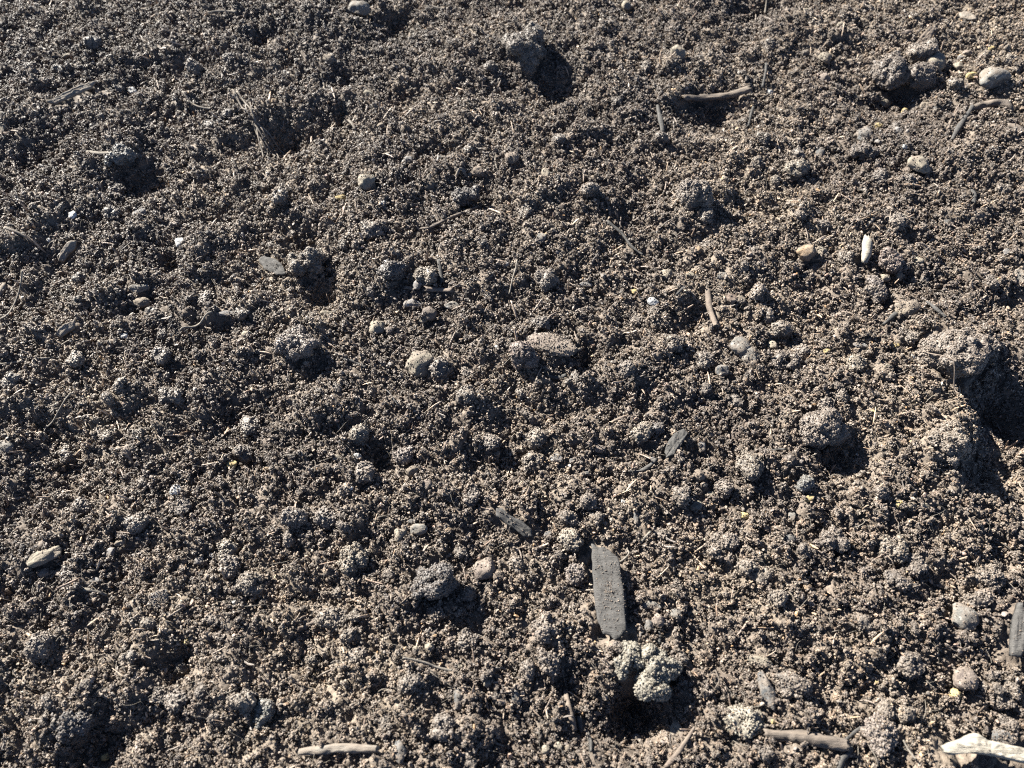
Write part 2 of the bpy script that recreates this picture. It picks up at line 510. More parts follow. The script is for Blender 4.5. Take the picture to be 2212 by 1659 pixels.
def world_path(PX, n, lift, stiff=0.8, ends=None):
    P2 = np.array([at(X, Y) for X, Y in PX])
    pts = catmull(P2, n)
    g = H(pts[:, 0], pts[:, 1])
    gl = low(pts[:, 0], pts[:, 1])
    line = np.linspace(g[0], g[-1], n)
    lo = np.polyval(np.polyfit(np.linspace(0, 1, n), g, 2 if stiff > .5 else min(5, max(2, len(PX) + 1))), np.linspace(0, 1, n))
    z = lo + lift
    z += max(0, np.percentile(g - lo, 80)) * 0.6
    if ends is not None:
        z = z + np.interp(np.linspace(0, 1, n), np.linspace(0, 1, len(ends)), ends)
    return np.column_stack([pts, z])

def stick(PX, thick, label, mat='wbrown', name='twig', cat=None, group=None, taper=(1, 1), flat=0.8, rough=0.30, ridges=0.2, lift=None, ends=None, dust=8, parent=None, stiff=0.8, straw=False):
    """PX: pixel points of the photograph; thick: pixel thickness"""
    k = pxm(*PX[len(PX) // 2]); r = thick * k * 0.5
    L = sum(math.dist(PX[i], PX[i + 1]) for i in range(len(PX) - 1))
    n = int(max(10, min(60, L / 3)))
    ns = 16 if thick > 14 else 10 if thick > 5 else 6
    path = world_path(PX, n, (r * 0.35 + 0.0005) if lift is None else lift, stiff, ends)
    o0 = path.mean(0)
    me = tube_mesh(name, path - o0, [r * q for q in taper], M[mat], seed(), ns, flat, rough, ridges)
    o = obj(name, me, parent)
    if parent is not None: o0 = o0 - np.array(parent.location)
    o.location = tuple(o0)
    for i in range(0, n - 1, 2):
        FOOT.append(('s', path[i, 0], path[i, 1], path[min(i + 2, n - 1), 0], path[min(i + 2, n - 1), 1], r * 1.05))
    if parent is None:
        tag(o, label, cat or name.replace('_', ' '), group)
        if dust: dust_on(o, dust, .15, .45, .3)
    return o

def slab(PXpoly, thick_m, label, mat, name, cat, zoff=0.003, tilt=(0, 0), res=34, arch=0.0, rough=0.0004, dust=20, ridge=1.2):
    """flat chip with an outline: a grid clipped by the outline, top and bottom sheets and a rim"""
    P = np.array([at(X, Y) for X, Y in PXpoly])
    # densify outline
    Q = []
    for i in range(len(P)):
        a, b = P[i], P[(i + 1) % len(P)]
        for t in np.linspace(0, 1, 9, endpoint=False): Q.append(a + (b - a) * t)
    Q = np.array(Q); c = Q.mean(0)
    s = seed()
    L = np.ptp(Q, axis=0).max()
    nrm = Q - c
    Q = Q + nrm * (0.09 * vnoise2(Q[:, 0] * 400, Q[:, 1] * 400, s))[:, None]
    rings = 12; m = len(Q)
    V = []; F = []
    gp = np.vstack([c + (Q - c) * f for f in (.2, .5, .8, 1.0)])
    gz = H(gp[:, 0], gp[:, 1])
    A_ = np.column_stack([gp - c, np.ones(len(gp))])
    pl = np.linalg.lstsq(A_, gz, rcond=None)[0]
    zc = float(pl[2] + np.percentile(gz - A_ @ pl, 88)) + zoff - .002
    tilt = (tilt[0] + pl[0] * .8, tilt[1] + pl[1] * .8)
    ax = np.linalg.eigh(np.cov((Q - c).T))[1]
    short = ax[:, 0]
    def top(p):
        d = p - c
        u = d @ short
        z = tilt[0] * d[:, 0] + tilt[1] * d[:, 1] - arch * u * u
        z = z + rough * 2 * vnoise2(p[:, 0] * 300, p[:, 1] * 300, s + 1) + rough * vnoise2(p[:, 0] * 900, p[:, 1] * 900, s + 2)
        lo = d @ ax[:, 1]
        return z + rough * ridge * vnoise2(u * 1400, lo * 90, s + 3)
    for side in (1, -1):
        for k in range(rings + 1):
            f = k / rings
            p = c + (Q - c) * f
            z = top(p)
            edge = (1 - f ** 8) * 0.5 + 0.5
            V += [(a - c[0], b - c[1], q + side * thick_m * .5 * (edge if side > 0 else 1)) for (a, b), q in zip(p, z)]
    off = (rings + 1) * m
    for k in range(rings):
        for j in range(m):
            j2 = (j + 1) % m
            a, b, cc, d = k * m + j, k * m + j2, (k + 1) * m + j2, (k + 1) * m + j
            F.append((a, d, cc, b)); F.append((off + a, off + b, off + cc, off + d))
    for j in range(m):
        j2 = (j + 1) % m
        F.append((rings * m + j, off + rings * m + j, off + rings * m + j2, rings * m + j2))
    me = bpy.data.meshes.new(name); me.from_pydata(V, [], F)
    bm = bmesh.new(); bm.from_mesh(me); bmesh.ops.remove_doubles(bm, verts=bm.verts, dist=1e-6); bmesh.ops.recalc_face_normals(bm, faces=bm.faces); bm.to_mesh(me); bm.free()
    for p in me.polygons: p.use_smooth = True
    me.materials.append(M[mat]); me.update()
    o = obj(name, me); o.location = (c[0], c[1], zc)
    tag(o, label, cat)
    for i in range(len(P)):
        a, b = P[i], c
        FOOT.append(('s', a[0] * .9 + b[0] * .1, a[1] * .9 + b[1] * .1, b[0], b[1], np.linalg.norm(a - b) * .28))
    dust_on(o, dust, .2, .6, .5)
    return o
# ------------------------------------------------------------------ things seen in the photograph (pixels of the 2212-wide picture)
# big clods
clod(1133, 112, 92, 92, "big dark soil clod at the top centre with a black shadow below right", 'soil', 0.2, True, .38, .85)
clod(2062, 768, 150, 142, "largest soil clod, a rounded mound near the right edge with a long black shadow", 'brown', 0.3, True, .40, .85)
clod(1762, 928, 88, 90, "rounded tan topped soil clod at centre right casting shadow to its lower right", 'brown', 0.9, True, .30, .9)
clod(1497, 432, 66, 68, "round brown soil clod upper right of centre, above the split twig", 'brown', 0.1, True, .32, .85)
clod(662, 574, 86, 48, "dark overhanging soil clod at left of centre with a black hollow under it", 'soil', -.15, True, .2, 1.0)
clod(642, 748, 88, 62, "smooth topped pinkish clod left of centre, lit from above and dark below", 'pink', 0.05, True, .33, .85)
clod(942, 1262, 84, 76, "dark knobbly soil clod left of the pinkish stone at lower centre", 'dark', 0.4, True, .30, .9)
clod(1920, 162, 82, 82, "large brown clod in the upper right cluster, beside the pale cream stone", 'brown', 0.5, True, .33, .85)
clod(1988, 120, 48, 50, "small brown clod in the upper right cluster, directly left of the pale cream stone", 'brown', 0.1, False, .3, .95)
clod(1984, 177, 56, 50, "reddish brown clod in the upper right cluster, below the cream stone", 'brown', -.3, False, .3, .95)
clod(2048, 962, 84, 76, "big soil mound below the largest clod at the right, dark on its right side", 'soil', -.5, True, .42, .85)
clod(1000, 434, 70, 42, "dark low clod above the long curved dark root, at upper centre", 'dark', .1, True, .3, .9)
clod(264, 342, 62, 30, "grey topped flat clod at upper left with black shadow under it", 'grey', .25, True, .3, .9)
clod(767, 1204, 48, 72, "upright tan clod with a rough top, beside the dark knobbly clod", 'tan', -.5, True, .33, .85)
clod(167, 1565, 78, 46, "dark blurred clod at the bottom left with a black shadow under it", 'dark', 0, True, .28, .95)
clod(95, 1402, 46, 52, "reddish brown clod at the left edge above the dark blurred bottom left clod", 'brown', .2, False, .3, .9)
clod(1893, 1582, 66, 84, "tall lumpy pinkish clod near the bottom right, left of the pale split stick", 'pink', 0.15, True, .35, .85)
clod(1699, 1478, 64, 38, "low grey brown lump at lower right, right of the long upright dark stone", 'soil', -.15, False, .35, .8)
clod(1919, 567, 46, 46, "round reddish clod right of the white seed capsule", 'red', .1, False, .28, .95)
clod(1622, 1010, 50, 56, "tan crumbly clod left of the black shadow of the centre right clod", 'tan', .3, False, .35, .85)
clod(1232, 1172, 40, 36, "yellowish tan crumbly clod just above left of the flat bark chip", 'tan', .1, False, .33, .9)
clod(1241, 1246, 44, 36, "reddish lump touching the left side of the flat bark chip", 'pink', -.2, False, .33, .85)
clod(1384, 937, 36, 28, "pale tan lump left of the curved grey bark strip", 'tan', .1, False, .33, .85)
clod(1418, 930, 24, 20, "small dark lump touching the right of the pale tan lump near the bark strip", 'dark', .1, False, .33, .9)
clod(780, 937, 30, 44, "tan upright clod with a black shadow on its right, left centre", 'tan', -.2, False, .33, .95)
clod(786, 1028, 36, 38, "speckled dark tan clod below the upright tan clod at left centre", 'brown', .3, False, .33, .95)
clod(1697, 786, 52, 42, "brown clod just right of the smooth grey split stone", 'brown', .0, False, .33, .85)
clod(1680, 722, 46, 34, "brown clod above the small cream pebble and right of centre", 'soil', .2, False, .33, .85)
clod(1844, 790, 36, 28, "small tan clod left of the largest clod", 'tan', .3, False, .33, .85)
clod(1719, 370, 38, 34, "round tan clod left of the dark grey stones at upper right", 'tan', .3, False, .33, .9)
clod(1866, 334, 50, 38, "brown lump below the dark grey stone at upper right", 'brown', .1, False, .35, .85)
clod(1736, 1047, 36, 26, "grey lump below the big black shadow of the centre right clod", 'grey', .7, False, .35, .8)
clod(1931, 1194, 58, 48, "wide low tan lump at right, above the smooth grey stone", 'tan', .1, True, .42, .75)
clod(919, 600, 50, 34, "orange tan crumbly clod above the small pale blue stone at upper centre", 'tan', -.1, False, .33, .9)
clod(848, 590, 52, 40, "dark glinting clod left of the orange tan clod", 'dark', .4, False, .33, .9)
clod(1129, 776, 44, 44, "round reddish clod right of the pale disc stone in the centre", 'red', .1, False, .3, .9)
clod(487, 1190, 32, 38, "small round tan clod at left between two white specks", 'tan', .2, False, .3, .9)
clod(1268, 1088, 28, 28, "little round brown clod above the flat bark chip", 'brown', .1, False, .3, .9)
clod(875, 985, 42, 28, "flat greyish pink lump above the small tan pebble at centre left", 'pink', .3, False, .4, .7)
clod(1607, 1557, 52, 46, "yellowish crumbly clod at lower right, below the long upright dark stone", 'cream', .1, False, .3, .9)
clod(720, 1335, 50, 40, "soil lump at lower left of centre beside the pale streaked ridge", 'soil', .1, False, .35, .8)
clod(1885, 617, 34, 30, "small reddish lump under the round reddish clod", 'pink', .1, False, .33, .85)
clod(1890, 640, 40, 34, "brown lump above the reddish tan stone with the twig", 'brown', .5, False, .33, .85)
clod(570, 1540, 46, 34, "grey crumbly lump at the lower left, left of the bottom stick", 'grey', .5, False, .4, .75)
clod(1150, 1000, 40, 32, "low soil lump in the middle of the bed, above the dark bark strip", 'soil', .5, False, .4, .75)
clod(1010, 860, 44, 36, "low soil lump just below the pale disc stone", 'soil', .2, False, .4, .75)
clod(1450, 745, 44, 40, "soil lump between the flat pink grey rock and the grey split stone", 'soil', .2, False, .38, .8)
clod(540, 1265, 60, 44, "broad soil lump at lower left, right of the sparkling white patch", 'soil', .1, True, .42, .7)
clod(1560, 1180, 62, 50, "broad brown lump right of the upper end of the bark chip", 'brown', .1, True, .42, .75)
clod(1180, 1360, 56, 50, "soil lump left of the lower end of the bark chip", 'brown', .6, True, .4, .8)
clod(1180, 610, 50, 42, "soil lump just left of the pinkish flake above the centre", 'brown', .6, False, .38, .8)
clod(1790, 1170, 58, 46, "soil lump at right between the two round grey pebbles and the bottom", 'brown', .2, True, .42, .75)
clod(300, 1130, 54, 40, "soil lump at left, above right of the almond shaped stone", 'soil', .2, False, .4, .75)
clod(640, 1120, 54, 44, "soil lump in the lower left quarter, left of the upright tan clod", 'brown', .2, False, .4, .8)
clod(380, 860, 60, 44, "soil lump at left, above the dark hollow", 'soil', .2, True, .42, .75)
clod(800, 500, 56, 40, "soil lump at upper left of centre, right of the shaded pit", 'brown', .2, False, .42, .75)
clod(2130, 1250, 60, 50, "soil lump at the right edge, above the smooth grey stone", 'soil', .2, True, .42, .75)
clod(1960, 1440, 52, 44, "soil lump left of the round pinkish stone at lower right", 'soil', .2, False, .4, .8)
clod(2160, 1500, 56, 50, "soil lump at the right edge beside the bright yellow pebble", 'soil', .2, True, .4, .8)
# the pale crumbly clod over the hollow
k_ = pxm(1385, 1440)
L_ = [((-42, 22, 4), (22, 20, 19)), ((-20, 30, 10), (22, 18, 18)), ((8, 30, 11), (22, 20, 20)), ((34, 20, 8), (20, 22, 20)), ((20, 2, 12), (24, 22, 20)), ((28, -20, 6), (24, 20, 18)),
      ((8, -30, 4), (20, 16, 14)), ((40, -34, -8), (17, 20, 16)), ((-38, 4, -2), (18, 16, 14)), ((48, -4, -8), (17, 24, 18)), ((20, 20, -12), (40, 24, 18))]
L_ = [(tuple(q * k_ for q in c), tuple(q * k_ for q in r)) for c, r in L_]
clod(1388, 1448, 122, 104, "pale whitish crumbly clod with lumpy arms over a dark hollow, below the bark chip", 'pale', 0, True, .02, .75, lobes=L_, dust=160, g=.0015)

# stones
stone(1188, 748, 112, 54, "large flat pinkish grey rock at the centre, half covered with soil", 'pink', -.38, .1, .42, .55, dust=150)
stone(908, 786, 64, 62, "round pale brown disc shaped stone left of the reddish clod in the centre", 'pale', 0, .9, .42, .6, dust=40)
stone(1597, 753, 46, 40, "smooth light grey stone, upper of the pair right of centre", 'grey', -.7, .8, .36, .6, dust=8)
stone(1617, 774, 44, 40, "rough grey stone, lower one of the pair right of centre", 'grey', -.7, .6, .4, .6, dust=30)
stone(1558, 805, 27, 25, "small round dark grey pebble below left of the paired grey stones", 'slate', 0, .8, .3, .8, dust=0)
stone(1667, 750, 22, 24, "small cream pebble right of the paired grey stones", 'cream', 0, .6, .3, .8, dust=1)
stone(1956, 670, 54, 36, "oval reddish tan stone at right with a twig leaning against its left end", 'tan', .25, .5, .3, .7, dust=30)
stone(101, 1205, 66, 32, "almond shaped grey tan stone at the lower left edge", 'pale', .42, .8, .22, .75, dust=0)
stone(18, 970, 36, 30, "grey stone at the left edge beside the dark hollow", 'grey', 0, .5, .3, .7)
stone(2141, 176, 60, 42, "light grey block shaped stone in the upper right corner", 'grey', 0, .35, .26, .8, dust=4)
stone(2016, 140, 42, 44, "pale cream stone wedged between brown clods at the upper right", 'cream', .7, .3, .3, .7, dust=5)
stone(1981, 364, 42, 44, "sandy tan stone at upper right, above the white seed capsule", 'cream', .9, .5, .28, .75, dust=12)
stone(1779, 176, 28, 23, "small pinkish pebble at the upper right, left of the clod cluster", 'pink', 0, .5, .25, .8, dust=1)
stone(1779, 131, 28, 26, "rough pale stone just above the small pinkish pebble", 'pale', 0, .5, .3, .8)
stone(1813, 62, 16, 14, "small whitish pebble near the top right", 'cream', 0, .5, .25, .8, dust=0)
stone(1461, 124, 34, 34, "yellowish grey stone at the top, right of the big dark clod", 'cream', 0, .25, .3, .8, dust=3)
stone(1353, 19, 20, 22, "pale pebble touching the top edge, right of centre", 'cream', 0, .5, .25, .8, dust=0)
stone(778, 27, 46, 36, "grey stone at the top left of centre with a lit top and black shadow", 'grey', 0, .35, .25, .8, dust=5)
stone(795, 398, 42, 38, "cream topped round stone at upper left of centre, left of the dark clod", 'cream', 0, .6, .28, .8, dust=12)
stone(738, 432, 22, 14, "yellow pebble below left of the cream topped stone", 'yellow', 0, .5, .25, .8, dust=0)
stone(1178, 383, 19, 27, "white oblong pebble with square ends above the centre", 'cream', .1, .2, .2, .6, dust=0)
stone(1106, 348, 30, 26, "brown round stone above left of the white oblong pebble", 'brown', 0, .8, .3, .8)
stone(1739, 551, 38, 34, "orange tan stone left of the white seed capsule", 'orange', 0, .5, .24, .8, dust=3)
stone(1771, 547, 20, 20, "small pale stone touching the right of the orange tan stone", 'pale', 0, .3, .3, .8)
stone(1410, 654, 25, 20, "bright white angular pebble right of the centre line", 'white', -.2, .1, .18, .65, dust=0)
stone(1372, 634, 22, 12, "yellow streaked pebble above left of the white angular pebble", 'yellow', -.4, .4, .3, .7, dust=2)
stone(1265, 617, 29, 15, "pale pinkish flake of stone above the centre", 'lav', 0, .2, .22, .5, dust=0)
stone(1439, 597, 26, 26, "rough cream pebble above right of the white angular pebble", 'cream', 0, .5, .3, .8, dust=4)
stone(1489, 598, 20, 14, "small cream pebble right of the rough cream pebble", 'cream', 0, .4, .3, .8, dust=1)
stone(1508, 543 , 14, 16, "little orange pebble in the upper right quarter, right of the grey split twig", 'orange', 0, .6, .3, .8, dust=0)
stone(1558, 600, 30, 20, "flat grey stone right of the rough cream pebble, above the upright brown stick", 'grey', .3, .3, .3, .55, dust=2)
stone(1578, 648, 26, 24, "reddish pebble just right of the upright brown stick", 'red', 0, .6, .3, .8, dust=6)
stone(1598, 652, 20, 20, "tan pebble right of the reddish pebble and the upright brown stick", 'tan', 0, .6, .3, .8, dust=5)
stone(1170, 520, 22, 22, "light grey pebble above the centre, left of the grey split twig", 'grey', 0, .6, .3, .8, dust=1)
stone(902, 621, 24, 25, "pale blue grey stone below the orange tan clod", 'lav', .3, .2, .3, .7, dust=0)
stone(928, 681, 32, 30, "dark shiny round pebble below the short horizontal sticks", 'dark', 0, .8, .2, .85, dust=1)
stone(916, 697, 16, 12, "cream chip half hidden under the dark shiny round pebble", 'cream', 0, .5, .3, .8, dust=0)
stone(977, 662, 34, 20, "flat light grey stone right of the dark shiny round pebble", 'grey', .1, .3, .35, .5, dust=6)
stone(815, 711, 34, 34, "whitish crumbly stone left of the small pink wedge pebble", 'cream', 0, .4, .35, .8, dust=12)
stone(844, 717, 19, 16, "small pink wedge shaped pebble beside the whitish crumbly stone", 'pink', .4, .1, .3, .8, dust=0)
stone(708, 678, 30, 13, "pale grey flake at left of centre, above the smooth topped pinkish clod", 'pale', 0, .2, .22, .5, dust=0)
stone(893, 660, 38, 22, "lavender grey stone just under the short horizontal sticks", 'lav', 0, .3, .4, .6, dust=8)
stone(1048, 1231, 50, 44, "pinkish angular stone right of the dark knobbly clod", 'pink', .3, .25, .3, .8, dust=12)
stone(1078, 1248, 26, 22, "brown pebble touching the lower right of the pinkish angular stone", 'brown', .3, .5, .3, .8)
stone(905, 1145, 37, 23, "oval grey speckled pebble above right of the upright tan clod", 'grey', .05, .9, .22, .7, dust=0)
stone(888, 1128, 20, 10, "narrow dark flat pebble just above the oval grey speckled pebble", 'slate', .1, .3, .3, .6, dust=0)
stone(865, 1159, 28, 28, "cream and yellow crumbly pebble left of the oval grey speckled pebble", 'cream', 0, .5, .3, .85, dust=10)
stone(876, 1143, 20, 18, "round brown pebble between the cream pebble and the oval grey pebble", 'brown', 0, .6, .3, .85, dust=4)
stone(969, 1148, 14, 12, "tiny orange tan pebble right of the oval grey speckled pebble", 'orange', 0, .6, .3, .8, dust=0)
stone(890, 1020, 25, 22, "tan smooth pebble under the flat greyish pink lump", 'tan', .4, .6, .25, .85, dust=0)
stone(924, 1051, 22, 20, "pinkish round pebble below right of the tan smooth pebble", 'pink', 0, .6, .3, .85, dust=3)
stone(803, 1001, 14, 16, "orange pebble with frayed roots above the speckled dark tan clod", 'orange', 0, .6, .2, .85, dust=0)
stone(758, 1058, 13, 9, "tiny white pebble below left of the speckled dark tan clod", 'white', .3, .5, .2, .7, dust=0)
stone(773, 990, 18, 14, "white crumb of stone left of the shadow of the upright tan clod", 'white', 0, .3, .3, .7, dust=2)
stone(728, 992, 16, 14, "cream tip of a buried stone, left of the white crumb of stone", 'cream', 0, .3, .3, .7, dust=1)
stone(577, 1016, 15, 12, "orange tan wedge pebble in the left half, near the black hollow", 'orange', 0, .3, .2, .8, dust=0)
stone(503, 1005, 22, 17, "cream yellow pebble left of the orange tan wedge pebble", 'yellow', .4, .4, .25, .8, dust=2)
stone(282, 978, 24, 26, "reddish grey flat stone in the left part, right of the large dark hollow", 'pink', .1, .3, .35, .6, dust=6)
stone(383, 1061, 25, 24, "sparkling white mineral lump in the left part of the bed", 'white', 0, .2, .3, .7, dust=8)
stone(350, 1294, 40, 40, "broad sparkling white mineral patch at the lower left", 'lav', .5, .1, .42, .5, dust=40)
stone(430, 1213, 19, 21, "pale lavender pebble left of the small round tan clod", 'lav', 0, .3, .3, .7, dust=2)
stone(463, 1202, 20, 9, "thin white chip between the pale lavender pebble and the small round tan clod", 'white', -.5, .1, .25, .5, dust=0)
stone(241, 1195, 17, 22, "lavender grey upright pebble right of the almond shaped stone", 'lav', 0, .3, .3, .7, dust=1)
stone(262, 1173, 24, 14, "pale tan slanted pebble above right of the lavender grey upright pebble", 'tan', .3, .3, .3, .7, dust=2)
stone(100, 1238, 28, 18, "pinkish tan pebble just below the almond shaped stone", 'pink', .1, .4, .35, .7, dust=4)
stone(276, 878, 14, 13, "dark red pebble in the left part, above the dark hollow", 'red', 0, .6, .25, .8, dust=0)
stone(68, 1128, 8, 8, "tiny cream pebble in the shaded hollow at the left", 'cream', 0, .8, .2, .8, dust=0)
stone(209, 1255, 26, 11, "flat whitish stone at lower left, above the pale short stick", 'lav', 0, .2, .3, .6, dust=1)
stone(510, 1303, 15, 12, "small white glassy pebble in the lower left quarter", 'white', 0, .2, .25, .7, dust=0)
stone(499, 1355, 21, 19, "round tan pebble with a short stub of stick on its right", 'tan', 0, .8, .25, .85, dust=1)
stone(407, 1386, 12, 16, "small yellow pebble left of the round tan pebble", 'yellow', 0, .5, .3, .8, dust=1)
stone(230, 1635, 18, 16, "blurred yellow pebble at the bottom left edge", 'yellow', 0, .5, .3, .8, dust=0)
stone(928, 1400, 20, 21, "cream tan pebble in the lower middle, above the thin slanted root", 'cream', .3, .5, .25, .8, dust=1)
stone(899, 1403, 13, 12, "tiny cream pebble left of the cream tan pebble", 'cream', .3, .5, .25, .8, dust=0)
stone(993, 1441, 13, 8, "tiny flat cream pebble at the right end of the thin slanted root", 'cream', .1, .5, .25, .7, dust=0)
stone(1052, 1477, 20, 18, "smooth cream pebble below the middle of the bottom area", 'cream', 0, .8, .2, .85, dust=0)
stone(990, 1511, 24, 44, "blue grey upright stone at the bottom, left of the smooth cream pebble", 'slate', .1, .4, .3, .6, dust=3)
stone(864, 1624, 24, 42, "grey upright stone at the bottom edge, right of the bottom stick", 'slate', .2, .3, .3, .6, dust=3)
stone(628, 1635, 8, 8, "tiny orange pebble at the left end of the bottom stick", 'orange', 0, .8, .2, .8, dust=0)
stone(1116, 1508, 22, 32, "blue grey block stone left of the upright twig at the bottom", 'slate', .1, .3, .3, .7, dust=4)
stone(1180, 1619, 20, 18, "cream orange pebble at the bottom, left one of three in a row", 'cream', 0, .6, .25, .8, dust=0)
stone(1205, 1612, 17, 15, "cream pebble at the bottom, middle one of three in a row", 'cream', 0, .6, .25, .8, dust=0)
stone(1226, 1617, 13, 13, "tan pebble at the bottom, right one of three in a row", 'tan', 0, .6, .25, .8, dust=0)
stone(1374, 1594, 22, 14, "flat pale blue pebble at the bottom, under the pale crumbly clod", 'lav', 0, .3, .3, .6, dust=1)
stone(1458, 1579, 27, 36, "pale block stone at the bottom right of the pale crumbly clod", 'pale', -.15, .2, .25, .6, dust=5)
stone(1484, 1410, 12, 11, "small orange pebble above right of the pale crumbly clod", 'orange', 0, .6, .2, .8, dust=0)
stone(1421, 1343, 26, 28, "reddish tan rough pebble right of the lower end of the bark chip", 'pink', 0, .4, .3, .85, dust=8)
stone(1400, 1352, 22, 24, "blue grey angular pebble touching the right of the bark chip's lower end", 'slate', .3, .2, .3, .75, dust=1)
stone(1459, 1328, 28, 22, "speckled grey pebble right of the reddish tan rough pebble", 'grey', 0, .7, .25, .8, dust=5)
stone(1405, 1310, 40, 18, "flat grey tan stone above the reddish tan rough pebble", 'grey', -.2, .2, .35, .6, dust=10)
stone(1655, 1498, 30, 78, "long upright dark stone right of the pale crumbly clod", 'slate', .16, .5, .28, .8, dust=14)
stone(1640, 1430, 52, 28, "flat grey brown stone above the long upright dark stone", 'pale', -.4, .2, .35, .6, dust=20)
stone(2079, 1332, 56, 54, "smooth flat grey stone at the lower right", 'grey', .1, .75, .34, .6, dust=6)
stone(2078, 1469, 54, 46, "round pinkish tan stone above the bright yellow pebble at lower right", 'pink', 0, .85, .24, .85, dust=12)
stone(2063, 1502, 26, 24, "bright yellow pebble below the round pinkish tan stone", 'yellow', -.3, .3, .22, .85, dust=0)
stone(2160, 1594, 46, 34, "dark rounded stone above the pale split stick at the bottom right", 'slate', 0, .6, .35, .8, dust=20)
stone(1740, 1272, 22, 18, "round orange tan pebble in the lower right, above the grey lumps", 'orange', 0, .6, .25, .85, dust=3)
stone(1821, 1345, 8, 8, "tiny orange grain in the lower right quarter", 'orange', 0, .8, .2, .8, dust=0)
stone(1668, 1560, 10, 10, "tiny yellow pebble above the left end of the dark bottom log", 'yellow', 0, .5, .2, .8, dust=0)
stone(1892, 1474, 8, 8, "tiny yellow grain above the tall lumpy clod at the bottom right", 'yellow', 0, .5, .2, .8, dust=0)
stone(1960, 1420, 24, 30, "brown woody looking stone at lower right, left of the smooth grey stone", 'orange', .3, .3, .35, .8, dust=12)
stone(1606, 1117, 19, 14, "bright yellow crumb at centre right, below the black shadow", 'yellow', -.3, .3, .25, .7, dust=1)
stone(1538, 1096, 22, 15, "tan orange pebble left of the bright yellow crumb", 'orange', 0, .6, .25, .85, dust=2)
stone(1503, 1095, 28, 22, "grey tan wedge stone left of the tan orange pebble", 'pale', .5, .2, .3, .75, dust=3)
stone(1530, 1072, 24, 14, "pale flat stone above the tan orange pebble", 'pale', .4, .2, .3, .6, dust=2)
stone(1508, 1029, 24, 24, "round brown pebble above the grey tan wedge stone", 'brown', 0, .8, .25, .85, dust=2)
stone(1519, 1051, 13, 12, "small round greenish grey pebble in the shade of the round brown pebble", 'grey', 0, .9, .25, .85, dust=0)
stone(1373, 1123, 15, 27, "dark upright stone with a knob on top, above the bark chip", 'slate', -.05, .3, .25, .8, dust=2)
stone(1371, 1095, 18, 16, "round tan pebble just above the dark upright stone", 'tan', 0, .7, .25, .85, dust=3)
stone(1345, 1085, 11, 11, "white speck of stone left of the round tan pebble", 'white', 0, .2, .25, .7, dust=0)
stone(1340, 1114, 14, 8, "white flat speck below the centre, left of the dark upright stone", 'white', 0, .2, .25, .6, dust=0)
stone(1272, 1087, 24, 22, "greyish pebble above right of the little round brown clod", 'lav', .2, .4, .35, .8, dust=8)
stone(1297, 972, 22, 18, "pinkish grey pebble in the middle, above the orange speck", 'pink', 0, .3, .3, .8, dust=2)
stone(1291, 1018, 12, 8, "orange speck of stone in the middle of the bed", 'orange', -.4, .4, .25, .8, dust=0)
stone(1203, 992, 32, 20, "lavender grey flat stone left of the orange speck", 'lav', -.2, .2, .35, .55, dust=8)
stone(1235, 998, 12, 12, "dark slate pebble at the right end of the lavender grey flat stone", 'slate', 0, .5, .3, .8, dust=0)
stone(1270, 1024, 20, 9, "narrow dark grey pebble below left of the orange speck", 'slate', 0, .6, .3, .7, dust=0)
stone(1410, 995, 14, 14, "pale grey pebble at the right end of the grey forked twig", 'lav', 0, .5, .25, .8, dust=0)
stone(1515, 966, 19, 20, "pale lavender flat pebble right of the curved grey bark strip", 'lav', 0, .2, .35, .6, dust=4)
stone(1242, 1053 - 60, 10, 8, "tiny dark pebble beside the lavender grey flat stone", 'dark', 0, .5, .3, .8, dust=0)
stone(1128, 1125, 16, 14, "cream pebble above the dark bark strip's right end", 'tan', 0, .4, .3, .8, dust=1)
stone(1183, 1155, 20, 13, "dark slate chip left of the top of the bark chip", 'slate', .6, .1, .3, .5, dust=0)
stone(1744, 1080, 21, 14, "orange yellow pebble at right, left of the row of pale pebbles", 'yellow', .3, .5, .25, .8, dust=0)
stone(1939, 1092, 16, 17, "yellow cream pebble at right, left one of the row of pale pebbles", 'yellow', .1, .4, .25, .8, dust=2)
stone(1966, 1094, 20, 13, "brown pebble in the middle of the row of pale pebbles at right", 'tan', .1, .4, .3, .8, dust=2)
stone(1996, 1096, 22, 14, "cream white pebble at right end of the row of pale pebbles", 'cream', -.1, .3, .22, .7, dust=0)
stone(1710, 1115, 18, 18, "square translucent grey flake at right of centre", 'grey', .2, .05, .3, .35, dust=0)
stone(1702, 1167, 23, 20, "round dark grey pebble at right of centre, below the square grey flake", 'slate', 0, .9, .22, .85, dust=0)
stone(1885, 893, 14, 12, "cream yellow crumb at right, above the round low mound", 'yellow', .2, .4, .3, .8, dust=0)
stone(1783, 762, 16, 9, "little yellow cream chip left of the little tan clod at right", 'yellow', 0, .3, .25, .7, dust=0)
stone(1856, 750, 32, 14, "flat blue grey stone left of the largest clod", 'lav', -.1, .2, .35, .5, dust=5)
stone(1929, 750, 20, 10, "cream yellow flat pebble at the left foot of the largest clod", 'yellow', .1, .4, .22, .7, dust=0)
stone(1971, 773, 13, 9, "white flat chip at the lower left foot of the largest clod", 'white', -.2, .2, .2, .6, dust=0)
stone(1914, 797, 20, 14, "pale pebble below left of the largest clod", 'pale', .3, .3, .3, .7, dust=0)
stone(1976, 574, 24, 22, "pale cream pebble right of the round reddish clod", 'cream', 0, .4, .3, .8, dust=4)
stone(1911, 601, 22, 16, "pale stub of stone directly under the round reddish clod", 'cream', 0, .4, .3, .8, dust=1)
stone(1941, 600, 17, 16, "grey stub of stone under the right side of the round reddish clod", 'pale', 0, .5, .3, .8, dust=1)
stone(1863, 296, 32, 38, "dark grey rough stone at the upper right", 'slate', .2, .4, .33, .7, dust=14)
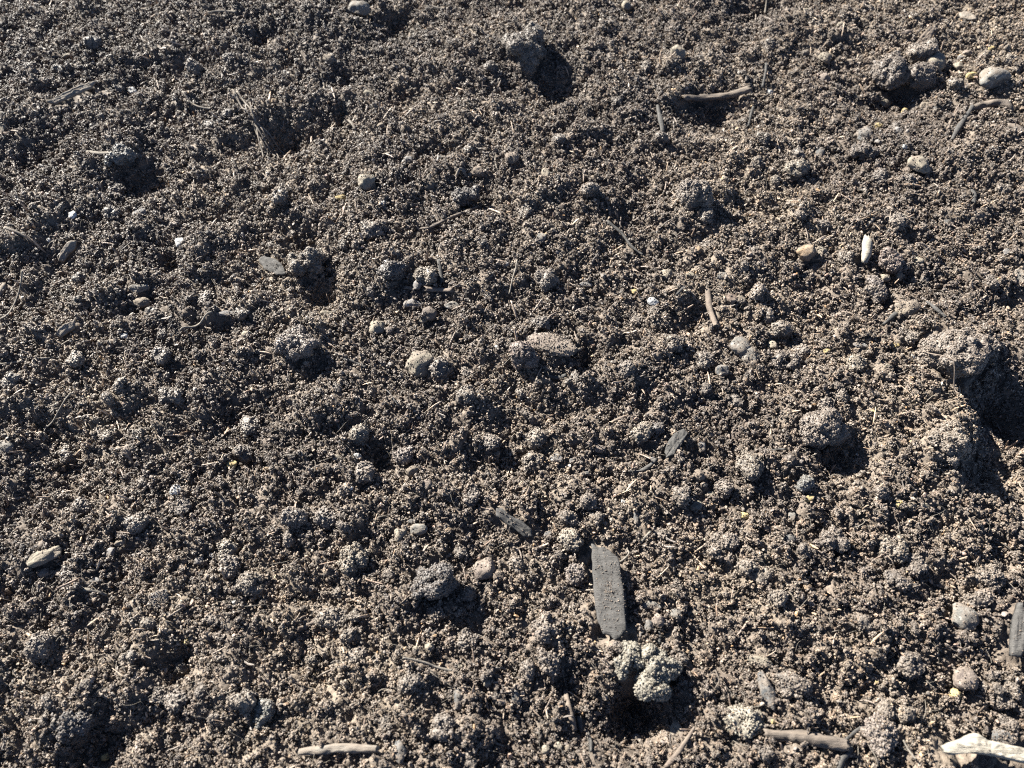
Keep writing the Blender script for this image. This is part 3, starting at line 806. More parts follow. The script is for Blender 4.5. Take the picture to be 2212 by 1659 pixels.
stone(1894, 312, 18, 13, "pale blue pebble at the lower right foot of the dark grey rough stone", 'lav', -.6, .4, .25, .8, dust=0)
stone(1769, 335, 18, 34, "dark slate upright stone at upper right, left of the dark grey rough stone", 'slate', -.15, .3, .3, .6, dust=2)
stone(1939, 287, 20, 22, "pale grey triangular pebble right of the dark grey rough stone", 'lav', .3, .1, .25, .8, dust=1)
stone(1949, 325, 12, 11, "small white pebble below the pale grey triangular pebble", 'white', 0, .5, .25, .8, dust=0)
stone(1896, 276, 18, 17, "yellowish stone between the dark grey rough stone and the pale grey triangular pebble", 'yellow', .6, .3, .4, .7, dust=6)
stone(1953, 244, 16, 13, "yellow cream pebble at upper right, above the pale grey triangular pebble", 'yellow', .3, .5, .25, .8, dust=0)
stone(1995, 238, 26, 20, "tan pebble at upper right, right of the yellow cream pebble", 'tan', 0, .5, .3, .8, dust=4)
stone(2015, 245, 12, 22, "dark upright pebble right of the tan pebble at upper right", 'slate', -.4, .4, .25, .7, dust=1)
stone(2069, 145, 24, 20, "cream pebble left of the light grey block shaped stone", 'cream', .4, .4, .25, .8, dust=1)
stone(2073, 127, 17, 9, "small flat pale pebble above the cream pebble at upper right", 'lav', .1, .3, .25, .7, dust=0)
stone(2126, 122, 22, 17, "greenish tan pebble above the light grey block shaped stone", 'tan', .1, .6, .25, .8, dust=1)
stone(2137, 111, 13, 9, "little yellow pebble on top of the greenish tan pebble", 'yellow', .1, .5, .1, .8, dust=0)
stone(2095, 171, 22, 16, "yellowish pebble touching the left of the light grey block shaped stone", 'yellow', .1, .5, .35, .8, dust=3)
stone(2088, 117, 20, 12, "flat brown grey pebble near the upper right corner", 'pink', -.5, .3, .3, .7, dust=0)
stone(1955, 75, 20, 12, "grey flat pebble near the top right, above the clod cluster", 'pink', 0, .3, .3, .7, dust=1)
stone(1661, 203, 14, 14, "small white pebble at the upper right, below the thin upright twig", 'white', 0, .4, .25, .8, dust=0)
stone(1847, 212, 12, 15, "little pale wedge pebble under the large brown clod at upper right", 'pale', 0, .2, .25, .8, dust=0)
stone(1910, 226, 26, 18, "low brown stone below the shaded side of the clod cluster", 'pale', .1, .4, .35, .7, dust=5)
stone(1740, 30, 14, 12, "pale pebble near the top edge at right", 'pale', 0, .4, .25, .8, dust=0)
stone(2171, 550, 26, 16, "pale angular flake near the right edge, upper half", 'lav', .7, .1, .25, .5, dust=0)
stone(2045, 484, 28, 14, "flat dark grey stone at right, upper half", 'slate', .2, .2, .35, .5, dust=4)
stone(2200, 905 - 300, 22, 40, "dark grey stone on the right edge above the largest clod", 'grey', .1, .5, .35, .7, dust=10)
stone(158, 467, 16, 20, "pale blue flake standing in the shade at upper left", 'white', .4, .2, .1, .6, dust=0)
stone(389, 525, 22, 26, "pale grey flat flake in the upper left quarter", 'white', -.5, .3, .3, .4, dust=1)
stone(302, 463, 32, 16, "pale blurred stone in the left part, above the upper left black pit", 'lav', .2, .3, .35, .6, dust=3)
stone(307, 657, 40, 22, "tan topped stone at left with a dark front", 'tan', .1, .4, .25, .8, dust=2)
stone(303, 624, 42, 20, "grey slab shaped stone above the tan topped stone at left", 'grey', .15, .1, .25, .6, dust=6)
stone(490, 681, 34, 14, "whitish flat stone at left, left of the smooth topped pinkish clod", 'lav', 0, .2, .25, .6, dust=2)
stone(272, 731, 17, 13, "small pale blue pebble in the left part, right of the pale wood chip", 'white', .1, .4, .25, .7, dust=0)
stone(537, 726, 24, 14, "cream pebble left of the smooth topped pinkish clod", 'cream', 0, .5, .25, .8, dust=0)
stone(290, 201, 19, 17, "pale blue crumbly pebble in the upper left corner area", 'white', .2, .4, .3, .7, dust=2)
stone(107, 521, 8, 9, "tiny white pebble near the left edge beside the pale stick", 'white', .2, .5, .25, .8, dust=0)
stone(146, 124, 16, 11, "white angular chip near the upper left corner", 'cream', .6, .1, .2, .7, dust=0)
stone(583, 378, 14, 14, "small cream tan pebble below the straw tuft", 'cream', 0, .6, .25, .8, dust=0)
stone(593, 222, 13, 12, "little yellow orange pebble right of the straw tuft's top", 'orange', 0, .6, .25, .8, dust=0)
stone(712, 132, 24, 26, "pinkish pebble in the upper left half, right of a dark pit", 'tan', .5, .5, .3, .8, dust=6)
stone(823, 275, 18, 12, "tan yellow pebble at upper centre left", 'tan', .5, .6, .3, .8, dust=1)
stone(667, 333, 32, 14, "pale stone in the shade right of the straw tuft", 'lav', 0, .3, .35, .6, dust=3)
stone(880, 349, 22, 17, "shiny whitish pebble left of the pale forked sticks", 'lav', 0, .5, .3, .8, dust=3)
stone(798, 210, 26, 15, "pale wedge shaped flake in the upper left half", 'pale', -.6, .1, .3, .5, dust=1)
stone(829, 445, 10, 10, "small white pebble below the cream topped round stone", 'white', 0, .5, .2, .8, dust=0)
stone(6, 282, 14, 36, "pale rounded stone cut by the left edge near the top", 'pale', 0, .6, .25, .8, dust=0)
stone(1035, 873 - 500, 30, 22, "dark brown stone with a lit edge right of the pale forked sticks", 'brown', 0, .3, .3, .8, dust=3)

# bark chip, pale split stick and other wood
slab([(1276, 1184), (1298, 1190), (1322, 1202), (1334, 1222), (1338, 1262), (1345, 1310), (1350, 1372), (1334, 1384), (1302, 1376), (1288, 1340), (1280, 1290), (1277, 1240)],
     0.0024, "flat grey brown bark chip sprinkled with soil, standing out at lower right of centre", 'wgrey', 'bark_chip', 'bark chip', 0.0045, (0.0, 0.04), dust=260, rough=.0003, ridge=.3)
slab([(2019, 1612), (2030, 1604), (2052, 1598), (2072, 1586), (2086, 1588), (2104, 1600), (2135, 1607), (2175, 1616), (2240, 1634), (2250, 1662), (2212, 1656), (2150, 1642), (2110, 1633), (2070, 1628), (2035, 1632), (2020, 1626)],
     0.0042, "pale bone coloured split stick lying at the bottom right corner", 'wbone', 'wood_splinter', 'wood splinter', 0.008, (0, .05), dust=6, rough=.0005, arch=14, ridge=.4)
slab([(1473, 937), (1480, 946), (1472, 962), (1462, 978), (1452, 990), (1436, 996), (1432, 984), (1436, 966), (1450, 948), (1462, 940)],
     0.0018, "curved grey bark strip above right of the forked twig in the centre right", 'wgrey', 'bark_strip', 'bark strip', 0.004, (.05, .05), dust=10, arch=20)
slab([(1072, 1108), (1084, 1108), (1104, 1122), (1130, 1134), (1150, 1150), (1150, 1166), (1132, 1166), (1112, 1150), (1090, 1136), (1072, 1124)],
     0.0022, "dark grey slanted bark strip in the lower centre, above left of the bark chip", 'wgrey', 'bark_strip', 'bark strip', 0.0035, (0, .1), dust=20, arch=20)
slab([(1971, 104), (1984, 86), (2002, 70), (2012, 76), (2006, 92), (1990, 104)], 0.0016, "flat brownish bark flake at the top right, above the clod cluster", 'wbrown', 'bark_flake', 'bark flake', 0.004, (.1, .2), dust=6)
slab([(2066, 36), (2080, 38), (2096, 50), (2100, 58), (2086, 56), (2070, 48)], 0.0016, "pale slanted wood chip near the top right corner", 'wpale', 'wood_chip', 'wood chip', 0.004, (0, 0), dust=2)
slab([(110, 233), (135, 222), (160, 208), (190, 196), (216, 192), (206, 202), (180, 212), (150, 224), (128, 236)], 0.002, "long pale wood chip in the upper left area, brightest at its right end", 'wpale', 'wood_chip', 'wood chip', 0.0045, (0, .25), dust=3)
slab([(128, 566), (140, 552), (158, 540), (180, 536), (172, 548), (156, 556), (140, 568)], 0.0018, "pale wood chip at left, middle of the upper half", 'wpale', 'wood_chip', 'wood chip', 0.0045, (0, .2), dust=4)
slab([(122, 726), (136, 716), (156, 708), (172, 704), (168, 716), (150, 724), (132, 732)], 0.0018, "pale wood chip at left with ribs, below the tan topped stone's level", 'wpale', 'wood_chip', 'wood chip', 0.004, (0, .2), dust=6)
slab([(2166, 1420), (2168, 1350), (2176, 1310), (2184, 1312), (2192, 1350), (2196, 1396), (2186, 1424)], 0.003, "grey pointed bark piece standing at the right edge, lower part", 'wgrey', 'bark_piece', 'bark piece', 0.005, (0, .1), dust=20)
slab([(560, 566), (575, 560), (600, 570), (615, 582), (622, 600), (600, 600), (575, 588)], 0.002, "dark grey flat bark piece left of the overhanging clod", 'wgrey', 'bark_piece', 'bark piece', 0.004, (0, .1), dust=20)

stick([(1648, 1586), (1700, 1590), (1760, 1598), (1822, 1610)], 24, "dark thick log shaped stick at the bottom, left of the tall lumpy clod", 'wdark', taper=(.7, 1, 1, .9), dust=40)
stick([(1866, 1564), (1845, 1580), (1824, 1598)], 8, "short grey twig rising from the right end of the dark thick log shaped stick", 'wgrey')
stick([(1806, 1664), (1815, 1640), (1837, 1616)], 13, "short grey curved stick cut by the bottom edge, right of the dark log", 'wgrey')
stick([(649, 1625), (700, 1620), (760, 1616), (818, 1620)], 18, "pale ribbed horizontal stick at the bottom left of centre", 'wpale', taper=(.8, 1, 1, .8), flat=.8, dust=20)
stick([(1220, 1493), (1228, 1530), (1240, 1576)], 12, "brown upright twig at the bottom, left of the pale crumbly clod", 'wbrown', dust=8)
stick([(1272, 1582), (1277, 1604), (1275, 1624)], 9, "short grey twig at the bottom, below the brown upright twig", 'wgrey', taper=(.5, 1, .6))
stick([(1250, 1550), (1256, 1576)], 11, "stubby grey twig right of the brown upright twig", 'wgrey')
stick([(1496, 1572), (1466, 1618), (1440, 1656)], 11, "long brown slanted twig running to the bottom edge, below the pale crumbly clod", 'wbrown', taper=(.5, 1, 1), dust=14)
stick([(1243, 1273), (1262, 1275), (1283, 1277)], 4, "tiny pale splinter touching the left edge of the bark chip", 'wpale', dust=0)
stick([(1355, 1024), (1378, 1022), (1398, 1012), (1414, 1000)], 10, "grey forked twig below the curved grey bark strip", 'wgrey', taper=(.4, .9, 1, .8), dust=6)
stick([(1382, 1176), (1391, 1166), (1402, 1154)], 5, "short straw coloured splinter above right of the bark chip", 'wstraw', dust=0)
stick([(1352, 1189), (1356, 1200), (1346, 1212), (1331, 1221)], 4, "thin curled bark shred at the upper right edge of the bark chip", 'wstraw', dust=0, stiff=.2, lift=.004)
stick([(838, 851), (850, 868), (864, 888)], 3.2, "thin purple grey rootlet in the centre left", 'wgrey', 'rootlet', dust=0, lift=.003)
stick([(163, 856), (145, 885), (130, 910), (116, 922), (99, 931)], 4, "long thin pale root in the left part, above the dark hollow", 'wstraw', 'rootlet', dust=0, stiff=.2, lift=.003)
stick([(69, 608), (58, 640), (44, 668), (30, 692), (15, 710)], 4, "thin straight root near the left edge, upper half", 'wstraw', 'rootlet', dust=0, lift=.003)
stick([(24, 506), (52, 516), (84, 528)], 6, "pale slanted stick near the left edge, upper half", 'wpale', dust=2)
stick([(396, 724), (430, 708), (468, 690)], 5, "wavy pale root left of the smooth topped pinkish clod", 'wstraw', 'rootlet', dust=0, stiff=.3, lift=.003)
stick([(128, 755), (150, 738), (168, 726)], 4, "thin pale splinter below the ribbed pale wood chip at left", 'wpale', dust=0)
stick([(0, 640), (14, 620)], 12, "pale stub of wood at the left edge, upper half", 'wpale', dust=0)
stick([(0, 792), (30, 784), (58, 778)], 5, "thin tan stick at the left edge near mid height", 'wstraw', dust=0)
stick([(0, 268 + 480), (14, 738)], 6, "small pale splinter at the left edge above the thin tan stick", 'wpale', dust=0)
stick([(95, 802 - 22), (120, 774)], 5, "short pale splinter right of the thin tan stick at the left", 'wpale', dust=0)
stick([(176, 255), (210, 246), (232, 232)], 4, "thin grey stem below the long pale wood chip at upper left", 'wstraw', dust=0)
stick([(12, 258), (40, 248), (72, 233)], 3.4, "thin pale root at the upper left edge", 'wstraw', 'rootlet', dust=0, stiff=.3)
stick([(404, 218), (418, 234), (438, 244), (462, 246)], 4, "thin curved pale root left of the straw tuft", 'wpale', 'rootlet', dust=0, stiff=.2, lift=.003)
stick([(452, 215), (475, 198)], 4, "short pale root touching the upper left of the straw tuft", 'wpale', 'rootlet', dust=0)
stick([(452, 38), (480, 29), (512, 32)], 5, "pale thin stick at the top left casting a black shadow", 'wpale', dust=0)
stick([(82, 10), (112, 5), (140, 4)], 4, "pale thin stick at the top edge, far left", 'wpale', dust=0)
stick([(190, 332), (222, 338), (248, 340), (270, 336)], 8, "grey frayed root running into the grey topped flat clod at upper left", 'wstraw', dust=3)
stick([(905, 494), (925, 500), (950, 488), (985, 470), (1030, 456)], 7, "long curved dark root at upper centre, below the dark low clod", 'wdark', 'root', taper=(.5, .8, 1, 1, .8), dust=6, stiff=.3)
stick([(922, 632), (950, 630), (978, 636)], 10, "short brown stick lying right of the pale blue grey stone", 'wbrown', dust=6)
stick([(876, 624), (892, 628)], 8, "stub of brown stick left of the pale blue grey stone", 'wbrown', dust=2)
stick([(949, 568), (952, 590), (957, 612)], 9, "short upright bark stub right of the orange tan clod", 'wgrey', dust=4)
stick([(1312, 489), (1340, 510), (1362, 538), (1387, 558)], 7, "grey split twig slanting down in the upper middle, right of centre", 'wgrey', taper=(1.2, .8, .9, .6), dust=3, lift=.003)
stick([(1528, 628), (1532, 664), (1540, 700), (1541, 716)], 15, "thick upright brown stick right of the white angular pebble", 'wbrown', taper=(.8, 1, 1, .8), dust=20)
stick([(1420, 226), (1424, 256), (1430, 292)], 11, "grey upright twig at upper right of centre, left of the shaded dark stick", 'wgrey', taper=(.7, 1, .9), dust=4)
stick([(1474, 228), (1520, 224), (1560, 220), (1610, 212)], 16, "dark thick horizontal stick in a shaded hollow at the upper right of centre", 'wdark', dust=10, lift=.005)
stick([(1652, 146), (1648, 172), (1643, 200)], 6, "thin grey upright twig at the top right of centre", 'wgrey', dust=0, lift=.003)
stick([(1624, 240), (1620, 256), (1616, 274)], 6, "short grey twig below the thin grey upright twig", 'wgrey', dust=1)
stick([(1654, 0), (1652, 20), (1648, 42)], 3, "thin pale stem cut by the top edge at right", 'wstraw', dust=0, lift=.004)
stick([(2094, 240), (2110, 234), (2135, 229), (2160, 232), (2180, 243)], 18, "thick curved brown branch near the upper right edge", 'wdark', 'branch', taper=(.6, 1, 1, 1, .7), dust=40, stiff=.3)
stick([(2094, 240), (2080, 262), (2066, 284), (2058, 300)], 11, "grey root hanging down left from the thick curved brown branch", 'wgrey', 'root', taper=(.8, .8, 1.1, .7), dust=6)
stick([(2176, 277), (2196, 284), (2222, 298)], 12, "dark split wood piece cut by the right edge near the top", 'wdark', dust=6)
stick([(2060, 252), (2050, 268), (2046, 282)], 5, "thin brown root left of the grey hanging root at upper right", 'wbrown', 'rootlet', dust=0)
stick([(1929, 684), (1917, 696), (1903, 708)], 11, "grey stub of twig leaning on the left end of the reddish tan stone", 'wgrey', taper=(1, 1, .7), dust=4)
stick([(1994, 660), (2014, 676), (2037, 692)], 9, "grey slanted twig right of the reddish tan stone", 'wgrey', taper=(.5, 1, .7), dust=4, lift=.003)
stick([(1989, 772), (2008, 792), (2024, 812), (2040, 836), (2056, 864)], 3, "long thin root draped over the largest clod", 'wbrown', 'root', dust=4, stiff=.2, lift=.006, ends=(0, 6e-3, 9e-3, 5e-3, 0))
stick([(1815, 678), (1835, 688), (1852, 700)], 5, "thin brown twig left of the stub of twig at right", 'wbrown', dust=0)
stick([(1664, 580 - 10), (1690, 568), (1710, 572)], 3, "thin hairlike root left of the orange tan stone", 'wstraw', 'rootlet', dust=0)
stick([(1880, 484), (1866, 496)], 7, "short pale splinter above the white seed capsule", 'wpale', dust=0)
stick([(2008, 525 - 4), (2016, 516)], 6, "tiny pale splinter right of the white seed capsule", 'wpale', dust=0)
stick([(2096, 446), (2100, 430), (2096, 416)], 9, "grey upright wood piece at upper right, above a shaded patch", 'wgrey', dust=4)
stick([(1945, 470), (1960, 478), (1975, 472)], 3, "thin straw at the right, above the round reddish clod", 'wstraw', 'rootlet', dust=0)
stick([(875, 1425), (920, 1434), (950, 1445), (978, 1450)], 5, "thin slanted root at the lower centre", 'wstraw', 'root', dust=3, lift=.004)
stick([(648, 1362), (680, 1348), (712, 1344), (745, 1318)], 9, "knobbly soil coated root at the lower left of centre", 'wbrown', 'root', dust=40, stiff=.3)
stick([(186, 1276), (208, 1279), (232, 1286)], 8, "short pale stick below the flat whitish stone at lower left", 'wstraw', taper=(.6, 1, .8), dust=2)
stick([(514, 1357), (529, 1357)], 5, "stub of pale stick touching the round tan pebble at lower left", 'wstraw', dust=0)
stick([(116, 1436), (122, 1424)], 6, "small pale splinter right of the reddish brown clod at the lower left edge", 'wpale', dust=0)
stick([(257, 977 - 90), (280, 884)], 4, "short white splinter in the left part", 'wpale', dust=0)
stick([(259, 1733 - 1512 + 830 - 0), (280, 1049)], 4, "small white splinter left of the sparkling white mineral lump", 'wpale', dust=0)
stick([(694, 164), (699, 182), (702, 202)], 4, "thin pale upright stem in the upper left half", 'wpale', dust=0)
stick([(1013, 381), (1024, 370), (1036, 360)], 9, "pale slanted stick in the upper centre, right arm of the forked pair", 'wpale', dust=1)
stick([(985, 382), (996, 372), (1008, 384)], 7, "pale bent stick in the upper centre, left arm of the forked pair", 'wpale', dust=1)
stick([(740, 270), (756, 272), (770, 283)], 6, "pale short stick in the upper left half, above the cream topped stone", 'wpale', dust=0)
stick([(828, 336), (850, 334)], 7, "pale flat stick above right of the cream topped stone", 'wpale', dust=0)
stick([(1072, 338), (1070, 352), (1074, 372)], 3, "thin bent stem left of the brown round stone", 'wpale', dust=0)
stick([(922, 21), (940, 23), (962, 26)], 8, "pale horizontal splinter at the top, right of the grey stone", 'wpale', dust=0)
stick([(1117, 568), (1114, 590), (1108, 612), (1100, 640)], 3.4, "fine curved pale root above the flat pinkish grey rock", 'wstraw', 'rootlet', dust=0, stiff=.2, lift=.004)
stick([(1323, 912), (1340, 906), (1357, 902)], 7, "short tan twig in the middle, above the pale tan lump", 'wbrown', dust=4)
stick([(1236, 765), (1245, 760), (1257, 754)], 7, "pale tan splinter at the right end of the flat pinkish grey rock", 'wpale', dust=0)
stick([(1180, 806 + 8), (1200, 815), (1222, 814)], 8, "flat grey splinter below the reddish round clod in the centre", 'wgrey', dust=3)
stick([(748, 784), (768, 788), (792, 798)], 6, "grey thin twig left of the pale disc stone", 'wgrey', dust=1)
stick([(1446, 792 - 40), (1460, 760 - 16)], 4, "tiny splinter left of the rough grey stone", 'wstraw', dust=0)
stick([(1450, 660 - 70), (1420, 588)], 4, "thin splinter just above the rough cream pebble", 'wstraw', dust=0)
stick([(1458, 648), (1474, 636)], 6, "grey splinter left of the reddish pebble pair", 'wgrey', dust=0)
stick([(1700, 975 - 2), (1715, 968)], 5, "small dark twig at the left foot of the round low mound", 'wdark', dust=0)
stick([(1510, 1060 + 180), (1536, 1250)], 5, "tan splinter right of the bark chip's middle", 'wstraw', dust=0)
stick([(2030, 1016), (2040, 1028), (2050, 1024)], 4, "thin root tip at the lower edge of the big soil mound at right", 'wstraw', 'rootlet', dust=0)
stick([(2008, 1028), (2024, 1033)], 6, "small pale splinter below the big soil mound at right", 'wpale', dust=0)
stick([(1659, 975), (1676, 973), (1692, 975)], 4, "thin grey splinter left of the centre right clod's shadow", 'wgrey', dust=0)
stick([(1540, 1450), (1546, 1474), (1538, 1490)], 3, "fine dark root right of the pale crumbly clod", 'wdark', 'rootlet', dust=0, lift=.004)
stick([(1518, 1508), (1530, 1500), (1540, 1492)], 5, "white tipped splinter at the left foot of the long upright dark stone", 'wpale', dust=0)
stick([(1380, 1432 - 60), (1390, 1366)], 4, "tiny pale splinter between the bark chip and the pale crumbly clod", 'wpale', dust=0)
stick([(1422, 1392), (1424, 1378), (1422, 1366)], 8, "grey stub of twig above right of the pale crumbly clod", 'wgrey', dust=2)
stick([(1078, 1502 - 60), (1100, 1448)], 4, "thin splinter above the smooth cream pebble", 'wstraw', dust=0)
stick([(1960, 1640), (1950, 1620), (1940, 1600)], 4, "thin upright stem at the bottom, left of the pale split stick", 'wstraw', dust=0, lift=.004)

# white seed capsule: ribbed, tapered to both ends
stick([(1863, 526), (1865, 540), (1865, 556), (1862, 574)], 21, "whitish ribbed seed capsule standing out in the upper right quarter", 'wbone', 'seed_capsule', 'seed capsule', taper=(.55, 1, 1, .95, .5), flat=.95, rough=.12, ridges=.10, lift=.004, dust=2)

# straw tuft with splayed strands
x0, y0 = at(556, 268)
tuft = bpy.data.objects.new("straw_tuft", None); C.objects.link(tuft)
tuft.location = (x0, y0, float(H(x0, y0)))
tag(tuft, "dry pale straw tuft with splayed curling strands in the upper left half", 'straw tuft')
for P_, th in (([(552, 262), (560, 300), (568, 330), (574, 352)], 4.5), ([(550, 270), (572, 305), (588, 335), (598, 346), (590, 358), (578, 350)], 4.0), ([(556, 268), (582, 290), (600, 320), (618, 340)], 5),
               ([(548, 268), (556, 292), (572, 318), (584, 346)], 3.6), ([(520, 216), (535, 235), (548, 252), (556, 268)], 5), ([(514, 224), (530, 246), (545, 262)], 4),
               ([(500, 206), (514, 218), (530, 250)], 6), ([(546, 236), (552, 258), (560, 280)], 3.5), ([(560, 272), (575, 296), (596, 330), (607, 352)], 3.4)):
    stick(P_, th * .7, None, 'wpale', 'strand', taper=(1.1, .9, .7), parent=tuft, stiff=.3, lift=.0035, rough=.05, ridges=.05)

# loose lumps of the bed, one object each, named after what they lie beside
STOP = {'at','above','below','left','right','in','under','near','with','between','touching','just','by','beside','on','directly','wedged','standing','lying','casting','over','running','cut','out','leaning','rising','sprinkled','into','hanging','half','behind','lower','upper','draped','along','slanting'}
marks = []
for o_ in list(C.objects):
    if 'label' in o_ and o_.get('category') and o_.name.split('.')[0] not in ('straw_tuft',):
        wds = o_['label'].split(' ')
        core = []
        for k, w_ in enumerate(wds):
            if k >= 2 and w_.strip(',') in STOP: break
            core.append(w_.strip(','))
            if w_.endswith(','): break
        if 3 <= len(core) <= 6: marks.append((' '.join(core), o_.location.x, o_.location.y))
names_ = [m[0] for m in marks]
marks = [m for m in marks if names_.count(m[0]) == 1]
DIRS = ['right', 'upper right', 'top', 'upper left', 'left', 'lower left', 'bottom', 'lower right']
PHR = {'right': 'just right of', 'left': 'just left of', 'top': 'just above', 'bottom': 'just below', 'upper right': 'above and right of', 'upper left': 'above and left of', 'lower left': 'below and left of', 'lower right': 'below and right of'}
usedlab = set()
occ = np.array([(f[1], f[2], max(f[3], f[4])) for f in FOOT if f[0] == 'e'] + [(f[1], f[2], .004) for f in FOOT if f[0] == 's'])
protos = [clod_mesh('soil_lump', 0.0085, 0.0085 * q, 0.0068, M['c_' + c], 900 + i * 13, False) for i, (q, c) in enumerate([(1, 'soil'), (.8, 'brown'), (1.1, 'soil'), (.75, 'brown'), (.95, 'soil'), (.9, 'brown'), (1, 'soil'), (.85, 'soil')])]
cnt = 0; tries = 0
lr = np.random.default_rng(77)
while cnt < 170 and tries < 6000:
    tries += 1
    X, Y = lr.uniform(10, 2200), lr.uniform(10, 1650)
    x, y = at(X, Y)
    s = lr.uniform(.55, 1.2)
    r = .0045 * s
    if np.any(np.hypot(occ[:, 0] - x, occ[:, 1] - y) < occ[:, 2] * .8 + r): continue
    ds = sorted((math.hypot(x - m[1], y - m[2]), m) for m in marks)[:3]
    lab = None
    for d_, m in ds:
        if d_ > .042: break
        a_ = int(round(math.atan2(y - m[2], x - m[1]) / (math.pi / 4))) % 8
        cand = ("tiny" if s < .75 else "small" if s < 1 else "rounded") + " brown soil lump " + PHR[DIRS[a_]] + " the " + m[0]
        if (m[0], a_) not in usedlab:
            usedlab.add((m[0], a_)); lab = cand; break
    if lab is None: continue
    occ = np.vstack([occ, (x, y, r)])
    o = obj('soil_lump', protos[lr.integers(len(protos))])
    o.location = (x, y, float(H(x, y)) + .0004 * s)
    o.rotation_euler = (lr.uniform(-.5, .5), lr.uniform(-.5, .5), lr.uniform(0, 6.28)); o.scale = (s, s, s * lr.uniform(.8, 1.1))
    tag(o, lab, 'soil lump', 'loose soil lumps strewn over the bed')
    FOOT.append(('e', x, y, r * .6, r * .6, 0))
    dust_on(o, 14, .25, .6)
    cnt += 1
print('lumps', cnt)


# ------------------------------------------------------------------ the soil sheet
def build_ground():
    nx, ny = 700, 540
    def stretch(n, core=0.90):
        s = np.linspace(-1, 1, n)
        a = np.abs(s)
        out = np.where(a < core, a / core, 1 + (np.exp((a - core) / (1 - core) * 4.2) - 1) * 0.10)
        return np.sign(s) * out
    sx = stretch(nx); sy = stretch(ny)
    ymid, yh = 0.275, 0.37
    Yr = ymid + sy * yh
    Yc = np.clip(Yr, -0.1, 0.66)
    depth = (CAMZ + Yc * 0.53) / 0.3827 * 0.30
    half = depth * 1.08
    X = sx[None, :] * half[:, None]; Y = np.repeat(Yr[:, None], nx, 1)
    x = X.ravel(); y = Y.ravel()
    z = H(x, y) + fine(x, y) - 0.0026
    V = np.column_stack([x, y, z])
    i = (np.arange(ny - 1)[:, None] * nx + np.arange(nx - 1)[None, :]).ravel()
    F = np.column_stack([i, i + 1, i + nx + 1, i + nx])
    me = mesh_np('soil', V, F, M['ground'])
    o = obj('soil', me)
    tag(o, None, None, None, 'structure')
build_ground()

# ------------------------------------------------------------------ crumbs: real aggregates of grains, instanced as stuff
lib = bpy.data.collections.new("crumb_shapes")          # not linked to the scene
def aggregate(nm, seed, R0, ng, gmin, gmax, flat=0.75, sub=1):
    rg = np.random.default_rng(seed)
    V0, F0 = ico(sub)
    Vs, Fs, Ts = [], [], []
    nb = rg.integers(1, 4)
    ctr = rg.normal(size=(nb, 3)) * R0 * .38
    off = 0
    for k in range(ng):
        c = ctr[rg.integers(nb)]
        d = rg.normal(size=3); d /= np.linalg.norm(d)
        p = c + d * R0 * rg.uniform(.25, .8) * rg.uniform(.7, 1.1)
        p[2] *= flat
        g = gmin * (gmax / gmin) ** (rg.random() ** 1.6)
        s = V0 * (1 + .9 * vnoise3(V0 * 1.7 + rg.uniform(0, 99), 1) + .35 * (rg.random(len(V0)) - .5))[:, None] * g * rg.uniform(.55, 1.25, 3)
        Vs.append(s + p); Fs.append(F0 + off); off += len(V0)
        t = rg.uniform(.72, 1.2); Ts.append(np.tile((t * rg.uniform(.98, 1.05), t, t * rg.uniform(.93, 1.03)), (len(V0), 1)))
    me = mesh_np(nm, np.vstack(Vs), np.vstack(Fs), M['crumb'], False, np.vstack(Ts))
    o = bpy.data.objects.new(nm, me); lib.objects.link(o)
for k in range(14): aggregate("a%02d" % k, 500 + k, 0.0022, 64, 0.00022, 0.00085)       # aggregates, about 5 mm
for k in range(6): aggregate("b%02d" % k, 600 + k, 0.0007, 5, 0.0003, 0.0006)             # single grains and pairs

def grit(nm, seed, r, col):
    rg = np.random.default_rng(seed)
    V, F = ico(2)
    rad = np.ones(len(V))
    for k in range(7):
        nrm = rg.normal(size=3); nrm /= np.linalg.norm(nrm)
        dt = V @ nrm
        rad = np.minimum(rad, np.where(dt > 1e-3, rg.uniform(.45, .9) / np.maximum(dt, 1e-3), 99))
    V = V * rad[:, None] * r * np.array((1, rg.uniform(.5, .9), rg.uniform(.3, .7)))
    me = mesh_np(nm, V, F, M['crumb'], False, np.tile(col, (len(V), 1)))
    lib.objects.link(bpy.data.objects.new(nm, me))
for k, cc in enumerate([(1.7, 1.75, 1.8), (2.0, 1.9, 1.7), (1.5, 1.35, 1.2), (1.0, 1.05, 1.15), (.7, .75, .8), (1.6, 1.6, 1.6), (2.2, 1.8, 1.2), (1.4, 1.2, 1.15)]):
    grit("c%02d" % k, 800 + k, 0.0016, cc)

def splinter(nm, seed, L, r, col):
    rg = np.random.default_rng(seed)
    V, F = ico(2)
    V = V * (1 + .5 * vnoise3(V * 1.5 + seed, seed))[:, None] * (L / 2, r, r * .6)
    V[:, 1] += rg.uniform(-.15, .15) * L * (V[:, 0] / L * 2) ** 2
    me = mesh_np(nm, V, F, M['crumb'], True, np.tile(col, (len(V), 1)))
    lib.objects.link(bpy.data.objects.new(nm, me))
for k, cc in enumerate([(1.5, 1.45, 1.35), (.7, .7, .72), (1.1, 1.0, .95), (1.9, 1.8, 1.65)]):
    splinter("d%02d" % k, 850 + k, 0.0065 + .001 * k, 0.00048, cc)

